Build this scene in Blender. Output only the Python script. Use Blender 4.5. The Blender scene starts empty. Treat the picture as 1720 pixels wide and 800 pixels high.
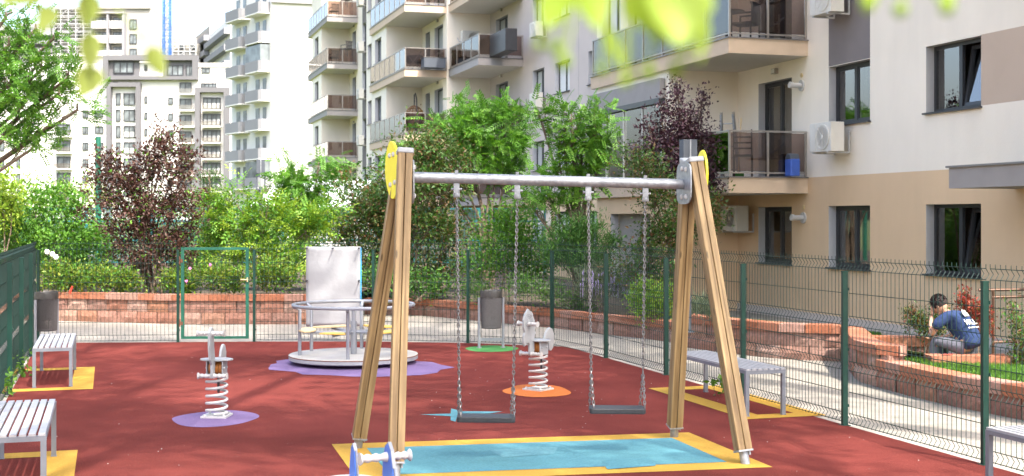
import bpy, bmesh, math, random
import numpy as np
from mathutils import Vector, Matrix
R = math.radians
scene = bpy.context.scene
col = scene.collection
random.seed(7)

# ------------------------------------------------------------------ camera, sky, sun, exposure
FPX, YH, H = 2200.0, 366.0, 2.25           # focal length and horizon of the 1720 px wide photograph, eye height
cam_d = bpy.data.cameras.new('camera'); cam = bpy.data.objects.new('camera', cam_d); col.objects.link(cam)
cam.location = (0, 0, H); cam.rotation_euler = (R(90), 0, 0)
cam_d.sensor_width = 36; cam_d.lens = FPX / 1720 * 36
cam_d.shift_y = (YH - 400) / 1720
cam_d.clip_start = 0.05; cam_d.clip_end = 3000
cam_d.dof.use_dof = True; cam_d.dof.focus_distance = 13.0; cam_d.dof.aperture_fstop = 4.5
scene.camera = cam
SUN_EL = 56.0; SX, SY = 0.55, -0.835        # horizontal direction towards the sun
w = bpy.data.worlds.new("World"); scene.world = w; w.use_nodes = True
nt = w.node_tree; bg = nt.nodes['Background']; bg.inputs[1].default_value = 0.15
sky = nt.nodes.new('ShaderNodeTexSky'); sky.sky_type = 'NISHITA'; sky.sun_disc = False
sky.sun_elevation = R(SUN_EL); sky.sun_rotation = math.atan2(SX, SY)
sky.air_density = 1.0; sky.dust_density = 5.5; sky.ozone_density = 0.6
nt.links.new(sky.outputs[0], bg.inputs[0])
sd = bpy.data.lights.new('sun', 'SUN'); sd.energy = 2.0; sd.angle = R(0.6); sd.color = (1.0, 0.93, 0.82)
so = bpy.data.objects.new('sun', sd); col.objects.link(so); so.location = (10, -15, 40)
sv = Vector((SX * math.cos(R(SUN_EL)), SY * math.cos(R(SUN_EL)), math.sin(R(SUN_EL))))
so.rotation_euler = sv.to_track_quat('Z', 'Y').to_euler()
scene.view_settings.view_transform = 'Standard'; scene.view_settings.look = 'None'
scene.view_settings.exposure = 2.32; scene.view_settings.gamma = 1.0
scene.cycles.use_denoising = True
scene.cycles.max_bounces = 8; scene.cycles.diffuse_bounces = 4; scene.cycles.transparent_max_bounces = 24
scene.cycles.transmission_bounces = 6; scene.cycles.caustics_reflective = False; scene.cycles.caustics_refractive = False
scene.cycles.sample_clamp_indirect = 8

def G(px, py, z=0.0):
    "point at height z that the photograph shows at this pixel"
    Y = (H - z) * FPX / (py - YH)
    return Vector(((px - 860) / FPX * Y, Y, z))
def W(px, py, Y):
    "point at distance Y that the photograph shows at this pixel"
    return Vector(((px - 860) / FPX * Y, Y, H - (py - YH) * Y / FPX))

# ------------------------------------------------------------------ materials
def new_mat(name):
    m = bpy.data.materials.new(name); m.use_nodes = True
    return m, m.node_tree, m.node_tree.nodes['Principled BSDF']
def mat(name, c, rough=.6, metal=0, var=.08, scale=6, bump=0, bscale=60, spec=.5, stretch=None, speck=None, stain=0):
    m, t, p = new_mat(name); N = t.nodes.new; L = t.links.new
    p.inputs['Roughness'].default_value = rough; p.inputs['Metallic'].default_value = metal
    p.inputs['Specular IOR Level'].default_value = spec
    tc = N('ShaderNodeTexCoord'); mp = N('ShaderNodeMapping'); L(tc.outputs['Object'], mp.inputs[0])
    if stretch: mp.inputs['Scale'].default_value = stretch
    n = N('ShaderNodeTexNoise'); n.inputs['Scale'].default_value = scale; n.inputs['Detail'].default_value = 6; L(mp.outputs[0], n.inputs[0])
    rp = N('ShaderNodeValToRGB'); L(n.outputs[0], rp.inputs[0])
    rp.color_ramp.elements[0].position = .3; rp.color_ramp.elements[1].position = .7
    rp.color_ramp.elements[0].color = (*[max(0, x * (1 - var)) for x in c], 1)
    rp.color_ramp.elements[1].color = (*[min(1, x * (1 + var)) for x in c], 1)
    out = rp.outputs[0]
    if stain:
        n3 = N('ShaderNodeTexNoise'); n3.inputs['Scale'].default_value = .35; n3.inputs['Detail'].default_value = 4; n3.inputs['Roughness'].default_value = .6; L(tc.outputs['Object'], n3.inputs[0])
        mr = N('ShaderNodeMapRange'); mr.inputs[1].default_value = .35; mr.inputs[2].default_value = .65; mr.inputs[3].default_value = 1 - stain; mr.inputs[4].default_value = 1 + stain; L(n3.outputs[0], mr.inputs[0])
        mm = N('ShaderNodeVectorMath'); mm.operation = 'SCALE'; L(out, mm.inputs[0]); L(mr.outputs[0], mm.inputs[3]); out = mm.outputs[0]
    if speck:   # speck = (scale, threshold, colour)
        n2 = N('ShaderNodeTexNoise'); n2.inputs['Scale'].default_value = speck[0]; n2.inputs['Detail'].default_value = 2; L(tc.outputs['Object'], n2.inputs[0])
        gt = N('ShaderNodeMapRange'); gt.inputs[1].default_value = speck[1]; gt.inputs[2].default_value = speck[1] + .04; L(n2.outputs[0], gt.inputs[0])
        mx = N('ShaderNodeMix'); mx.data_type = 'RGBA'; L(gt.outputs[0], mx.inputs[0]); L(out, mx.inputs[6]); mx.inputs[7].default_value = (*speck[2], 1); out = mx.outputs[2]
    L(out, p.inputs['Base Color'])
    if bump:
        b = N('ShaderNodeTexNoise'); b.inputs['Scale'].default_value = bscale; b.inputs['Detail'].default_value = 4; L(mp.outputs[0], b.inputs[0])
        bn = N('ShaderNodeBump'); bn.inputs['Strength'].default_value = bump; bn.inputs['Distance'].default_value = .02; L(b.outputs[0], bn.inputs['Height']); L(bn.outputs[0], p.inputs['Normal'])
    return m
def leaf_mat(name, c1, c2, c3=None, trans=.35, rough=.5):
    m, t, p = new_mat(name); N = t.nodes.new; L = t.links.new
    g = N('ShaderNodeNewGeometry'); rp = N('ShaderNodeValToRGB'); L(g.outputs['Random Per Island'], rp.inputs[0])
    e = rp.color_ramp.elements; e[0].color = (*c1, 1); e[1].color = (*c2, 1)
    if c3: x = e.new(.5); x.color = (*c3, 1)
    L(rp.outputs[0], p.inputs['Base Color']); p.inputs['Roughness'].default_value = rough; p.inputs['Specular IOR Level'].default_value = .35
    tr = N('ShaderNodeBsdfTranslucent'); mm = N('ShaderNodeMix'); mm.data_type = 'RGBA'; mm.blend_type = 'MULTIPLY'; mm.inputs[0].default_value = 1
    L(rp.outputs[0], mm.inputs[6]); mm.inputs[7].default_value = (1.25, 1.3, .6, 1) if c1[1] > c1[0] else (1.6, .8, .6, 1); L(mm.outputs[2], tr.inputs[0])
    ms = N('ShaderNodeMixShader'); ms.inputs[0].default_value = trans; L(p.outputs[0], ms.inputs[1]); L(tr.outputs[0], ms.inputs[2])
    L(ms.outputs[0], t.nodes['Material Output'].inputs[0]); return m
def glass_mat(name, tint, refl=.12, rough=.02):
    m, t, p = new_mat(name); N = t.nodes.new; L = t.links.new; t.nodes.remove(p)
    tr = N('ShaderNodeBsdfTransparent'); tr.inputs[0].default_value = (*tint, 1)
    gl = N('ShaderNodeBsdfGlossy'); gl.inputs['Roughness'].default_value = rough; gl.inputs[0].default_value = (.95, .95, .95, 1)
    fr = N('ShaderNodeFresnel'); fr.inputs[0].default_value = 1.5
    ad = N('ShaderNodeMath'); ad.operation = 'ADD'; ad.use_clamp = True; ad.inputs[1].default_value = refl; L(fr.outputs[0], ad.inputs[0])
    ms = N('ShaderNodeMixShader'); L(ad.outputs[0], ms.inputs[0]); L(tr.outputs[0], ms.inputs[1]); L(gl.outputs[0], ms.inputs[2])
    L(ms.outputs[0], t.nodes['Material Output'].inputs[0]); return m
def wood_mat(name, c1, c2, rough=.55):
    m, t, p = new_mat(name); N = t.nodes.new; L = t.links.new
    tc = N('ShaderNodeTexCoord'); mp = N('ShaderNodeMapping'); mp.inputs['Scale'].default_value = (26, 26, 1.1); L(tc.outputs['Object'], mp.inputs[0])
    n = N('ShaderNodeTexNoise'); n.inputs['Scale'].default_value = 1; n.inputs['Detail'].default_value = 8; n.inputs['Distortion'].default_value = .6; L(mp.outputs[0], n.inputs[0])
    rp = N('ShaderNodeValToRGB'); rp.color_ramp.elements[0].position = .32; rp.color_ramp.elements[1].position = .68
    rp.color_ramp.elements[0].color = (*c1, 1); rp.color_ramp.elements[1].color = (*c2, 1); L(n.outputs[0], rp.inputs[0])
    v = N('ShaderNodeTexVoronoi'); v.inputs['Scale'].default_value = 1; mp2 = N('ShaderNodeMapping'); mp2.inputs['Scale'].default_value = (14, 14, 3.4); L(tc.outputs['Object'], mp2.inputs[0]); L(mp2.outputs[0], v.inputs[0])
    mr = N('ShaderNodeMapRange'); mr.inputs[1].default_value = .09; mr.inputs[2].default_value = .16; mr.inputs[3].default_value = .38; mr.inputs[4].default_value = 1; L(v.outputs[0], mr.inputs[0])
    mm = N('ShaderNodeVectorMath'); mm.operation = 'SCALE'; L(rp.outputs[0], mm.inputs[0]); L(mr.outputs[0], mm.inputs[3]); L(mm.outputs[0], p.inputs['Base Color'])
    p.inputs['Roughness'].default_value = rough
    bn = N('ShaderNodeBump'); bn.inputs['Strength'].default_value = .35; bn.inputs['Distance'].default_value = .004; L(n.outputs[0], bn.inputs['Height']); L(bn.outputs[0], p.inputs['Normal'])
    return m
def brick_mat(name, ramp, bump=.9):
    m, t, p = new_mat(name); N = t.nodes.new; L = t.links.new
    oi = N('ShaderNodeObjectInfo'); rp = N('ShaderNodeValToRGB'); L(oi.outputs['Random'], rp.inputs[0])
    e = rp.color_ramp.elements; e[0].color = (*ramp[0], 1); e[1].color = (*ramp[-1], 1)
    for i, c in enumerate(ramp[1:-1]): x = e.new((i + 1) / (len(ramp) - 1)); x.color = (*c, 1)
    tc = N('ShaderNodeTexCoord'); ge = N('ShaderNodeNewGeometry')
    n = N('ShaderNodeTexNoise'); n.inputs['Scale'].default_value = 16; n.inputs['Detail'].default_value = 7; n.inputs['Roughness'].default_value = .7; L(ge.outputs['Position'], n.inputs[0])
    mr = N('ShaderNodeMapRange'); mr.inputs[1].default_value = .3; mr.inputs[2].default_value = .7; mr.inputs[3].default_value = .68; mr.inputs[4].default_value = 1.28; L(n.outputs[0], mr.inputs[0])
    mm = N('ShaderNodeVectorMath'); mm.operation = 'SCALE'; L(rp.outputs[0], mm.inputs[0]); L(mr.outputs[0], mm.inputs[3]); L(mm.outputs[0], p.inputs['Base Color'])
    p.inputs['Roughness'].default_value = .9; p.inputs['Specular IOR Level'].default_value = .2
    bn = N('ShaderNodeBump'); bn.inputs['Strength'].default_value = bump; bn.inputs['Distance'].default_value = .03; L(n.outputs[0], bn.inputs['Height']); L(bn.outputs[0], p.inputs['Normal'])
    return m
M = {
 'red': mat('red rubber granulate', (.170, .039, .033), .95, var=.36, scale=85, bump=.8, bscale=200, spec=.06, stain=.26, speck=(42, .742, (.42, .34, .32))),
 'yellow': mat('yellow rubber', (.46, .28, .055), .85, var=.1, scale=60, bump=.4, bscale=220, spec=.08, stain=.14),
 'blue': mat('light blue rubber', (.10, .26, .31), .85, var=.12, scale=50, bump=.4, bscale=220, spec=.08, stain=.16, speck=(60, .70, (.06, .17, .21))),
 'blue2': mat('faded blue rubber', (.118, .275, .325), .9, var=.15, scale=30, bump=.4, bscale=220, spec=.08),
 'blue3': mat('darker blue rubber', (.090, .240, .292), .9, var=.15, scale=30, bump=.4, bscale=220, spec=.08),
 'violet': mat('violet rubber', (.19, .135, .27), .85, var=.1, scale=60, bump=.4, bscale=220, spec=.08, stain=.14),
 'orange': mat('orange rubber', (.52, .15, .035), .85, var=.1, scale=60, bump=.4, bscale=220, spec=.2),
 'greenr': mat('green rubber', (.07, .24, .07), .85, var=.1, scale=60, bump=.4, bscale=220, spec=.2),
 'path': mat('pale concrete path', (.27, .25, .22), .85, var=.12, scale=3, bump=.25, bscale=120, spec=.3, stain=.12, stretch=(1, 2.5, 1)),
 'kerb': mat('kerb concrete', (.36, .33, .29), .85, var=.1, scale=8, bump=.2),
 'soil': mat('soil', (.06, .045, .03), .95, var=.4, scale=14, bump=1, bscale=30),
 'ground': mat('earth and turf', (.08, .10, .03), .95, var=.4, scale=2, bump=.6, bscale=20),
 'galv': mat('galvanised steel', (.30, .32, .35), .45, .5, var=.22, scale=22, bump=.1, bscale=40),
 'chain': mat('chain steel', (.24, .24, .25), .35, .8, var=.2, scale=60),
 'white_plastic': mat('white plastic', (.48, .48, .48), .4, var=.04),
 'deck': mat('worn white deck board', (.43, .42, .40), .6, var=.08, scale=5),
 'greypaint': mat('light grey powder coat', (.26, .28, .32), .45, .15, var=.06, scale=8),
 'palegrey': mat('pale grey board', (.33, .35, .37), .5, var=.05, scale=12),
 'bench': mat('silver bench paint', (.19, .21, .25), .42, .2, var=.06, scale=12),
 'benchtop': mat('worn silver slat', (.38, .39, .42), .45, .15, var=.12, scale=18),
 'wood': wood_mat('weathered pine', (.15, .092, .036), (.34, .235, .11)),
 'wood_in': mat('groove shade wood', (.10, .06, .03), .9),
 'yel_plastic': mat('yellow plastic board', (.80, .74, .03), .4, var=.03),
 'black': mat('black rubber', (.025, .028, .034), .55, var=.2, scale=30),
 'greenmetal': mat('dark green powder coat', (.005, .042, .031), .38, .1, var=.12, scale=10),
 'greenwire': mat('green coated wire', (.006, .032, .026), .45, .1, var=.1),
 'gategreen': mat('green gate paint', (.015, .12, .08), .4, .1, var=.12, scale=12),
 'rust': mat('rusty hinge', (.16, .07, .04), .8, var=.4, scale=40),
 'teal': mat('teal fence', (.02, .13, .14), .5, var=.1),
 'brick': brick_mat('split face block', [(.29, .135, .095), (.34, .19, .15), (.25, .13, .105), (.38, .25, .205), (.31, .15, .095), (.30, .18, .15)]),
 'cap': brick_mat('cap stone', [(.33, .125, .07), (.35, .155, .10), (.30, .11, .06), (.36, .22, .18)], .35),
 'white_wall': mat('cream render', (.80, .735, .635), .9, var=.03, scale=2.2, bump=.2, bscale=70, spec=.1, stretch=(1, 1, .25), stain=.03),
 'tan_wall': mat('tan render', (.66, .485, .315), .9, var=.035, scale=2.2, bump=.2, bscale=70, spec=.1, stretch=(1, 1, .25), stain=.04),
 'lilac_wall': mat('greyish pink render', (.52, .46, .43), .9, var=.035, scale=1.2, bump=.12, bscale=70, spec=.2),
 'grey_wall': mat('warm grey render', (.20, .18, .18), .9, var=.05, scale=2, bump=.12, bscale=70, spec=.2),
 'band_tan': mat('beige render', (.50, .40, .32), .9, var=.03, scale=2, bump=.12, bscale=70, spec=.2),
 'fascia_tan': mat('balcony render tan', (.56, .44, .33), .9, var=.05, scale=3, bump=.1, spec=.2),
 'fascia_grey': mat('balcony render grey', (.30, .285, .28), .9, var=.05, scale=3, bump=.1, spec=.2),
 'soffit': mat('soffit paint', (.60, .57, .52), .9, var=.03),
 'reveal': mat('window reveal paint', (.50, .50, .52), .8, var=.03),
 'anthracite': mat('anthracite frame', (.035, .037, .042), .4, .1, var=.1),
 'drip': mat('drip edge', (.20, .19, .19), .4, .4),
 'curtain': mat('net curtain', (.86, .85, .82), .95, var=.06, scale=3, stretch=(14, 14, .4)),
 'room': mat('dim room', (.30, .28, .25), .95),
 'blind': mat('white roller blind', (.66, .66, .64), .7, var=.03),
 'glass': glass_mat('window glass', (.86, .88, .88), .16),
 'glass_brown': glass_mat('brown tinted glass', (.56, .46, .41), .04),
 'glass_clear': glass_mat('clear balcony glass', (.80, .78, .76), .10),
 'rail': mat('rail metal', (.36, .33, .30), .35, .6),
 'ac_white': mat('air conditioner casing', (.62, .60, .55), .5, var=.04),
 'ac_dark': mat('air conditioner grille', (.07, .07, .07), .5, .2),
 'far_white': mat('far white render', (.66, .65, .63), .9, var=.03, scale=.3),
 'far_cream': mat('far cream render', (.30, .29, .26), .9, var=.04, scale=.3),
 'far_grey': mat('far grey render', (.12, .12, .13), .9, var=.05, scale=.3),
 'far_lgrey': mat('far light grey board', (.23, .23, .245), .8, var=.05, scale=.3),
 'far_glass': mat('far window glass', (.13, .15, .16), .12, var=.5, scale=.8),
 'far_blind': mat('far pale blind', (.42, .43, .42), .3, var=.3, scale=.8),
 'scaffold': mat('scaffold tube', (.50, .50, .50), .5, .4),
 'crane': mat('crane blue paint', (.02, .11, .34), .5, var=.1),
 'roofsheet': mat('white roof sheet', (.62, .66, .70), .5, var=.05),
 'lamp_grey': mat('lamp post grey', (.065, .078, .10), .6, .0, var=.05),
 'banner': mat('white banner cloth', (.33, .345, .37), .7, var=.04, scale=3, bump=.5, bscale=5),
 'bannerblue': mat('blue banner edge', (.05, .35, .65), .7),
 'toyblue': mat('blue toy board', (.06, .17, .58), .4, var=.03),
 'amber': mat('amber rubber block', (.38, .14, .03), .5, var=.3, scale=20),
 'plywood': mat('beige plywood seat', (.62, .47, .26), .5, var=.08, scale=12),
 'plywood_y': mat('yellow plywood seat', (.75, .50, .10), .5, var=.06, scale=12),
 'bark': mat('bark', (.16, .12, .09), .9, var=.3, scale=14, bump=.8, bscale=40),
 'bark_pale': mat('pale bark', (.30, .25, .20), .9, var=.3, scale=14, bump=.6, bscale=40),
 'binmesh': mat('bin perforated steel', (.12, .12, .125), .5, .5, var=.15, scale=80),
 'bag': mat('grey bin bag', (.05, .05, .05), .4, var=.2, scale=20),
 'skin': mat('skin', (.48, .27, .18), .55, var=.05),
 'hair': mat('dark hair', (.022, .010, .010), .6, var=.4, scale=60, bump=.6, bscale=120),
 'navy': mat('navy cotton', (.012, .032, .105), .9, var=.12, scale=14, bump=.4, bscale=18),
 'trouser': mat('grey trousers', (.12, .125, .16), .9, var=.12, scale=14, bump=.4, bscale=18),
 'shoe': mat('dark shoe', (.03, .03, .035), .6),
 'print': mat('white print', (.75, .75, .75), .8),
 'flower': mat('pink petals', (.75, .22, .50), .6, var=.1),
 'flower_w': mat('white petals', (.80, .80, .72), .6, var=.1),
 'lavender': mat('lavender spikes', (.28, .24, .42), .8, var=.1),
 'bluebin': mat('blue plastic bin', (.05, .12, .48), .4),
 'rattan': mat('rattan', (.25, .14, .07), .8, var=.3, scale=30),
 'darkchair': mat('dark chair', (.04, .035, .035), .6),
 'brownpipe': mat('brown handrail', (.10, .05, .03), .4, .3),
 'redplastic': mat('red plastic', (.65, .05, .03), .4),
 'grassblade': leaf_mat('lawn blades', (.06, .16, .015), (.11, .24, .03), trans=.25),
}
LF = {
 'mid': leaf_mat('mid green leaves', (.055, .16, .02), (.12, .28, .035), (.08, .21, .025)),
 'dark': leaf_mat('dark green leaves', (.025, .075, .015), (.06, .15, .025), (.04, .11, .02)),
 'lime': leaf_mat('lime leaves', (.14, .25, .025), (.28, .36, .035), (.19, .31, .03), trans=.3),
 'gold': leaf_mat('golden green leaves', (.10, .15, .02), (.24, .27, .035), (.07, .13, .015)),
 'fresh': leaf_mat('fresh green leaves', (.07, .19, .025), (.16, .31, .04), (.10, .24, .03), trans=.3),
 'purple': leaf_mat('purple leaves', (.045, .022, .018), (.105, .055, .042), (.070, .034, .028), trans=.15),
 'plum': leaf_mat('dark plum leaves', (.028, .013, .022), (.070, .034, .050), (.045, .020, .032), trans=.18),
 'photinia': leaf_mat('bronze green leaves', (.055, .085, .02), (.16, .075, .04), (.075, .12, .028), trans=.3),
 'juniper': leaf_mat('juniper sprays', (.03, .10, .02), (.10, .22, .04), (.05, .15, .025), trans=.15),
 'grey': leaf_mat('grey green leaves', (.11, .15, .09), (.18, .22, .14), trans=.2),
 'red': leaf_mat('red barberry leaves', (.28, .03, .03), (.42, .10, .06), (.20, .05, .03)),
 'barberry': leaf_mat('bronze barberry leaves', (.10, .10, .03), (.22, .06, .04), (.07, .13, .03)),
 'linden': leaf_mat('linden leaves', (.12, .24, .02), (.34, .40, .05), (.20, .32, .02), trans=.42),
 'olive': leaf_mat('olive linden leaves', (.12, .17, .03), (.20, .24, .045), trans=.3),
}

# ------------------------------------------------------------------ mesh helpers
class MB:
    def __init__(s): s.v = []; s.f = []; s.m = []; s.M = Matrix.Identity(4)
    def add(s, vs, fs, mi=0):
        b = len(s.v); s.v += [tuple(s.M @ Vector(p)) for p in vs]; s.f += [tuple(b + i for i in f) for f in fs]; s.m += [mi] * len(fs); return s
    def box(s, x0, x1, y0, y1, z0, z1, mi=0):
        return s.add([(x0,y0,z0),(x1,y0,z0),(x1,y1,z0),(x0,y1,z0),(x0,y0,z1),(x1,y0,z1),(x1,y1,z1),(x0,y1,z1)],
              [(3,2,1,0),(4,5,6,7),(0,1,5,4),(1,2,6,5),(2,3,7,6),(3,0,4,7)], mi)
    def bar(s, a, b, w, h, mi=0, up=(0,0,1)):
        "square bar from a to b"
        a, b = Vector(a), Vector(b); d = (b - a).normalized(); u = Vector(up)
        if abs(d.dot(u)) > .95: u = Vector((0, 1, 0))
        x = d.cross(u).normalized(); y = x.cross(d).normalized(); vs = []
        for p in (a, b):
            for i, j in ((-1,-1),(1,-1),(1,1),(-1,1)): vs.append(p + x * i * w / 2 + y * j * h / 2)
        return s.add(vs, [(0,1,2,3),(7,6,5,4),(1,0,4,5),(2,1,5,6),(3,2,6,7),(0,3,7,4)], mi)
    def tube(s, pts, r, n=6, mi=0, cap=True):
        pts = [Vector(p) for p in pts]; rs = r if isinstance(r, (list, tuple)) else [r] * len(pts); vs = []; fs = []; up = None
        for i, p in enumerate(pts):
            d = (pts[min(i + 1, len(pts) - 1)] - pts[max(i - 1, 0)]).normalized()
            if up is None: up = Vector((0,0,1)) if abs(d.z) < .9 else Vector((1,0,0))
            x = d.cross(up).normalized(); y = x.cross(d).normalized(); up = y
            for k in range(n):
                a = 2 * math.pi * k / n; vs.append(p + (x * math.cos(a) + y * math.sin(a)) * rs[i])
        for i in range(len(pts) - 1):
            for k in range(n):
                a, b = i * n + k, i * n + (k + 1) % n; fs.append((a, b, b + n, a + n))
        if cap: fs.append(tuple(range(n - 1, -1, -1))); fs.append(tuple(range((len(pts) - 1) * n, len(pts) * n)))
        return s.add(vs, fs, mi)
    def lathe(s, prof, c=(0,0,0), n=20, mi=0):
        vs = []; fs = []; c = Vector(c)
        for r, z in prof:
            for k in range(n): a = 2 * math.pi * k / n; vs.append(c + Vector((r * math.cos(a), r * math.sin(a), z)))
        for i in range(len(prof) - 1):
            for k in range(n): a, b = i * n + k, i * n + (k + 1) % n; fs.append((a, b, b + n, a + n))
        fs.append(tuple(range(n - 1, -1, -1))); fs.append(tuple(range((len(prof) - 1) * n, len(prof) * n)))
        return s.add(vs, fs, mi)
    def prism(s, poly, t0, t1, axis='z', mi=0):
        "polygon extruded; axis z: (x,y)+z ; axis y: (x,z)+y ; axis x: (y,z)+x"
        def P(a, b, t): return {'z': (a, b, t), 'y': (a, t, b), 'x': (t, a, b)}[axis]
        n = len(poly); vs = [P(a, b, t0) for a, b in poly] + [P(a, b, t1) for a, b in poly]
        fs = [tuple(range(n - 1, -1, -1)), tuple(range(n, 2 * n))] + [(i, (i + 1) % n, n + (i + 1) % n, n + i) for i in range(n)]
        return s.add(vs, fs, mi)
    def ball(s, c, r, n=8, mi=0, sq=(1,1,1)):
        c = Vector(c); vs = []; fs = []; m = n // 2
        for i in range(1, m):
            t = math.pi * i / m
            for k in range(n): a = 2 * math.pi * k / n; vs.append(c + Vector((r*sq[0]*math.sin(t)*math.cos(a), r*sq[1]*math.sin(t)*math.sin(a), r*sq[2]*math.cos(t))))
        vs += [c + Vector((0,0,r*sq[2])), c - Vector((0,0,r*sq[2]))]; T = len(vs) - 2
        for i in range(m - 2):
            for k in range(n): a, b = i*n+k, i*n+(k+1)%n; fs.append((a, a+n, b+n, b))
        for k in range(n): fs.append((T, k, (k+1)%n)); fs.append((T+1, (m-2)*n+(k+1)%n, (m-2)*n+k))
        return s.add(vs, fs, mi)
    def mesh(s, name, mats, smooth=False):
        me = bpy.data.meshes.new(name); me.from_pydata([tuple(v) for v in s.v], [], s.f)
        for m in (mats if isinstance(mats, (list, tuple)) else [mats]): me.materials.append(M[m] if isinstance(m, str) else m)
        me.polygons.foreach_set('material_index', s.m)
        bm = bmesh.new(); bm.from_mesh(me); bmesh.ops.recalc_face_normals(bm, faces=bm.faces); bm.to_mesh(me); bm.free()
        if smooth:
            me.polygons.foreach_set('use_smooth', [True] * len(me.polygons))
            me.set_sharp_from_angle(angle=R(42))
        me.update(); return me
    def build(s, name, mats, parent=None, smooth=False, bevel=0):
        o = bpy.data.objects.new(name, s.mesh(name, mats, smooth)); col.objects.link(o)
        if parent: o.parent = parent
        if bevel:
            b = o.modifiers.new('bevel', 'BEVEL'); b.width = bevel; b.segments = 2; b.limit_method = 'ANGLE'
        return o
def place(name, me, parent=None, loc=(0,0,0), rz=0, sc=None):
    o = bpy.data.objects.new(name, me); col.objects.link(o); o.location = loc; o.rotation_euler = (0, 0, rz)
    if sc: o.scale = sc
    if parent: o.parent = parent
    return o
def tag(o, label=None, cat=None, group=None, kind=None):
    if label: o['label'] = label
    if cat: o['category'] = cat
    if group: o['group'] = group
    if kind: o['kind'] = kind
    return o
def empty(name, label, cat, loc=(0,0,0), rz=0, group=None):
    o = bpy.data.objects.new(name, None); col.objects.link(o); o.empty_display_size = .2
    o.location = loc; o.rotation_euler = (0, 0, rz); return tag(o, label, cat, group)
def dup(root, loc, rz, label=None, sc=None):
    r = root.copy(); col.objects.link(r); r.location = loc; r.rotation_euler = (0, 0, rz)
    if label: r['label'] = label
    if sc: r.scale = sc
    for ch in list(root.children):
        c = ch.copy(); col.objects.link(c); c.parent = r
        for g in list(ch.children):
            d = g.copy(); col.objects.link(d); d.parent = c
    return r
def sheet(name, poly, z, m, thick=0, kind='structure'):
    b = MB()
    if thick: b.prism([(p[0], p[1]) for p in poly], z - thick, z)
    else: b.add([(p[0], p[1], z) for p in poly], [tuple(range(len(poly)))])
    o = b.build(name, m)
    if kind: o['kind'] = kind
    return o

# ------------------------------------------------------------------ ground, path, rubber yard and its painted marks
sheet('ground', [(-900, -300), (900, -300), (900, 1500), (-900, 1500)], 0.0, 'ground')
sheet('path', [(-30, -12), (14.0, -12), (11.0, 12), (9.0, 19), (6.6, 24), (4, 34), (-30, 34)], 0.006, 'path')
def lx(Y): return -.308 * Y - 1.25          # left fence line
def rx(Y): return -.308 * Y + 7.91          # right fence line
CORNER_B = G(927, 584); CORNER_A = Vector((lx(23.3), 23.3, 0))
BACK = [CORNER_A, G(299, 577), G(427, 576), G(627, 576), G(786, 578.5), CORNER_B]
yard = [(lx(-6), -6), (rx(-6), -6), (rx(22.6), 22.6), (CORNER_B.x, CORNER_B.y)] + [(p.x, p.y) for p in BACK[::-1][1:]]
sheet('playground_kerb', [(lx(-6)-.06, -6.1), (rx(-6)+.12, -6.1), (rx(22.6)+.12, 22.68), (CORNER_B.x+.04, CORNER_B.y+.12)] + [(p.x, p.y + .12) for p in BACK[::-1][1:-1]] + [(CORNER_A.x-.08, CORNER_A.y+.12)], 0.016, 'kerb', .02)
sheet('playground_surface', yard, 0.024, 'red', .03)
Z1 = .028
def mark(name, poly, m, z=Z1): return sheet(name, poly, z, m)
def px(poly): return [G(a, b, .03)[:2] for a, b in poly]
# swing mat
o = [G(557, 751), G(1157, 731), G(1298, 790)]; o4 = o[0] + (o[2] - o[1])
mark('painted_swing_border', [(p.x, p.y) for p in (o[0], o[1], o[2], o4)], 'yellow')
def inset(q, d):
    c = sum((Vector(p) for p in q), Vector((0,0,0))) / 4; r = []
    for i in range(4):
        a, b, e = Vector(q[i-1]), Vector(q[i]), Vector(q[(i+1) % 4]); r.append(b + (a - b).normalized() * d + (e - b).normalized() * d)
    return r
mark('painted_swing_mat', [(p.x, p.y) for p in inset([o[0], o[1], o[2], o4], .30)], 'blue', .031)
mark('mat_patch', px([(822, 757), (905, 751), (938, 752), (930, 763), (845, 769)]), 'blue2', .034); mark('mat_patch', px([(1010, 775), (1090, 770), (1102, 783), (1020, 789)]), 'blue3', .034)
def blob(name, c, rx_, ry_, m, n=40, p=2.0, wob=.02, seed=1, ang=0):
    rn = random.Random(seed); ph = [rn.uniform(0, 6) for _ in range(4)]; poly = []
    for i in range(n):
        a = 2 * math.pi * i / n; r = 1 + wob * (math.sin(3 * a + ph[0]) + math.sin(5 * a + ph[1]))
        x = abs(math.cos(a)) ** (2 / p) * math.copysign(1, math.cos(a)) * rx_ * r; y = abs(math.sin(a)) ** (2 / p) * math.copysign(1, math.sin(a)) * ry_ * r
        poly.append((c.x + x * math.cos(ang) - y * math.sin(ang), c.y + x * math.sin(ang) + y * math.cos(ang)))
    return mark(name, poly, m)
blob('painted_violet_spot', G(362, 707), .47, .62, 'violet', p=1.75, seed=2)
blob('painted_orange_spot', G(902, 660), .425, .62, 'orange', p=1.95, wob=.035, seed=5, ang=.1)
blob('painted_green_spot', G(826, 588.5), .45, .55, 'greenr', p=1.9, seed=8)
sp = [(55,640),(75,610),(125,600),(120,580),(220,566),(500,545),(1100,545),(1310,583),(1430,590),(1500,612),(1620,635),(1500,655),(1470,680),(1330,700),(1180,705),(960,715),(750,712),(560,700),(340,695),(280,672),(60,655)]
mark('painted_violet_splash', px([(440 + a / 5, 490 + b / 5) for a, b in sp]), 'violet')
mark('painted_blue_arrow', px([(705,696),(757,694.5),(758,686),(776,690.5),(845,691),(800,697),(768,700),(765,708),(757,706),(757,699)]), 'blue')
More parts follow.
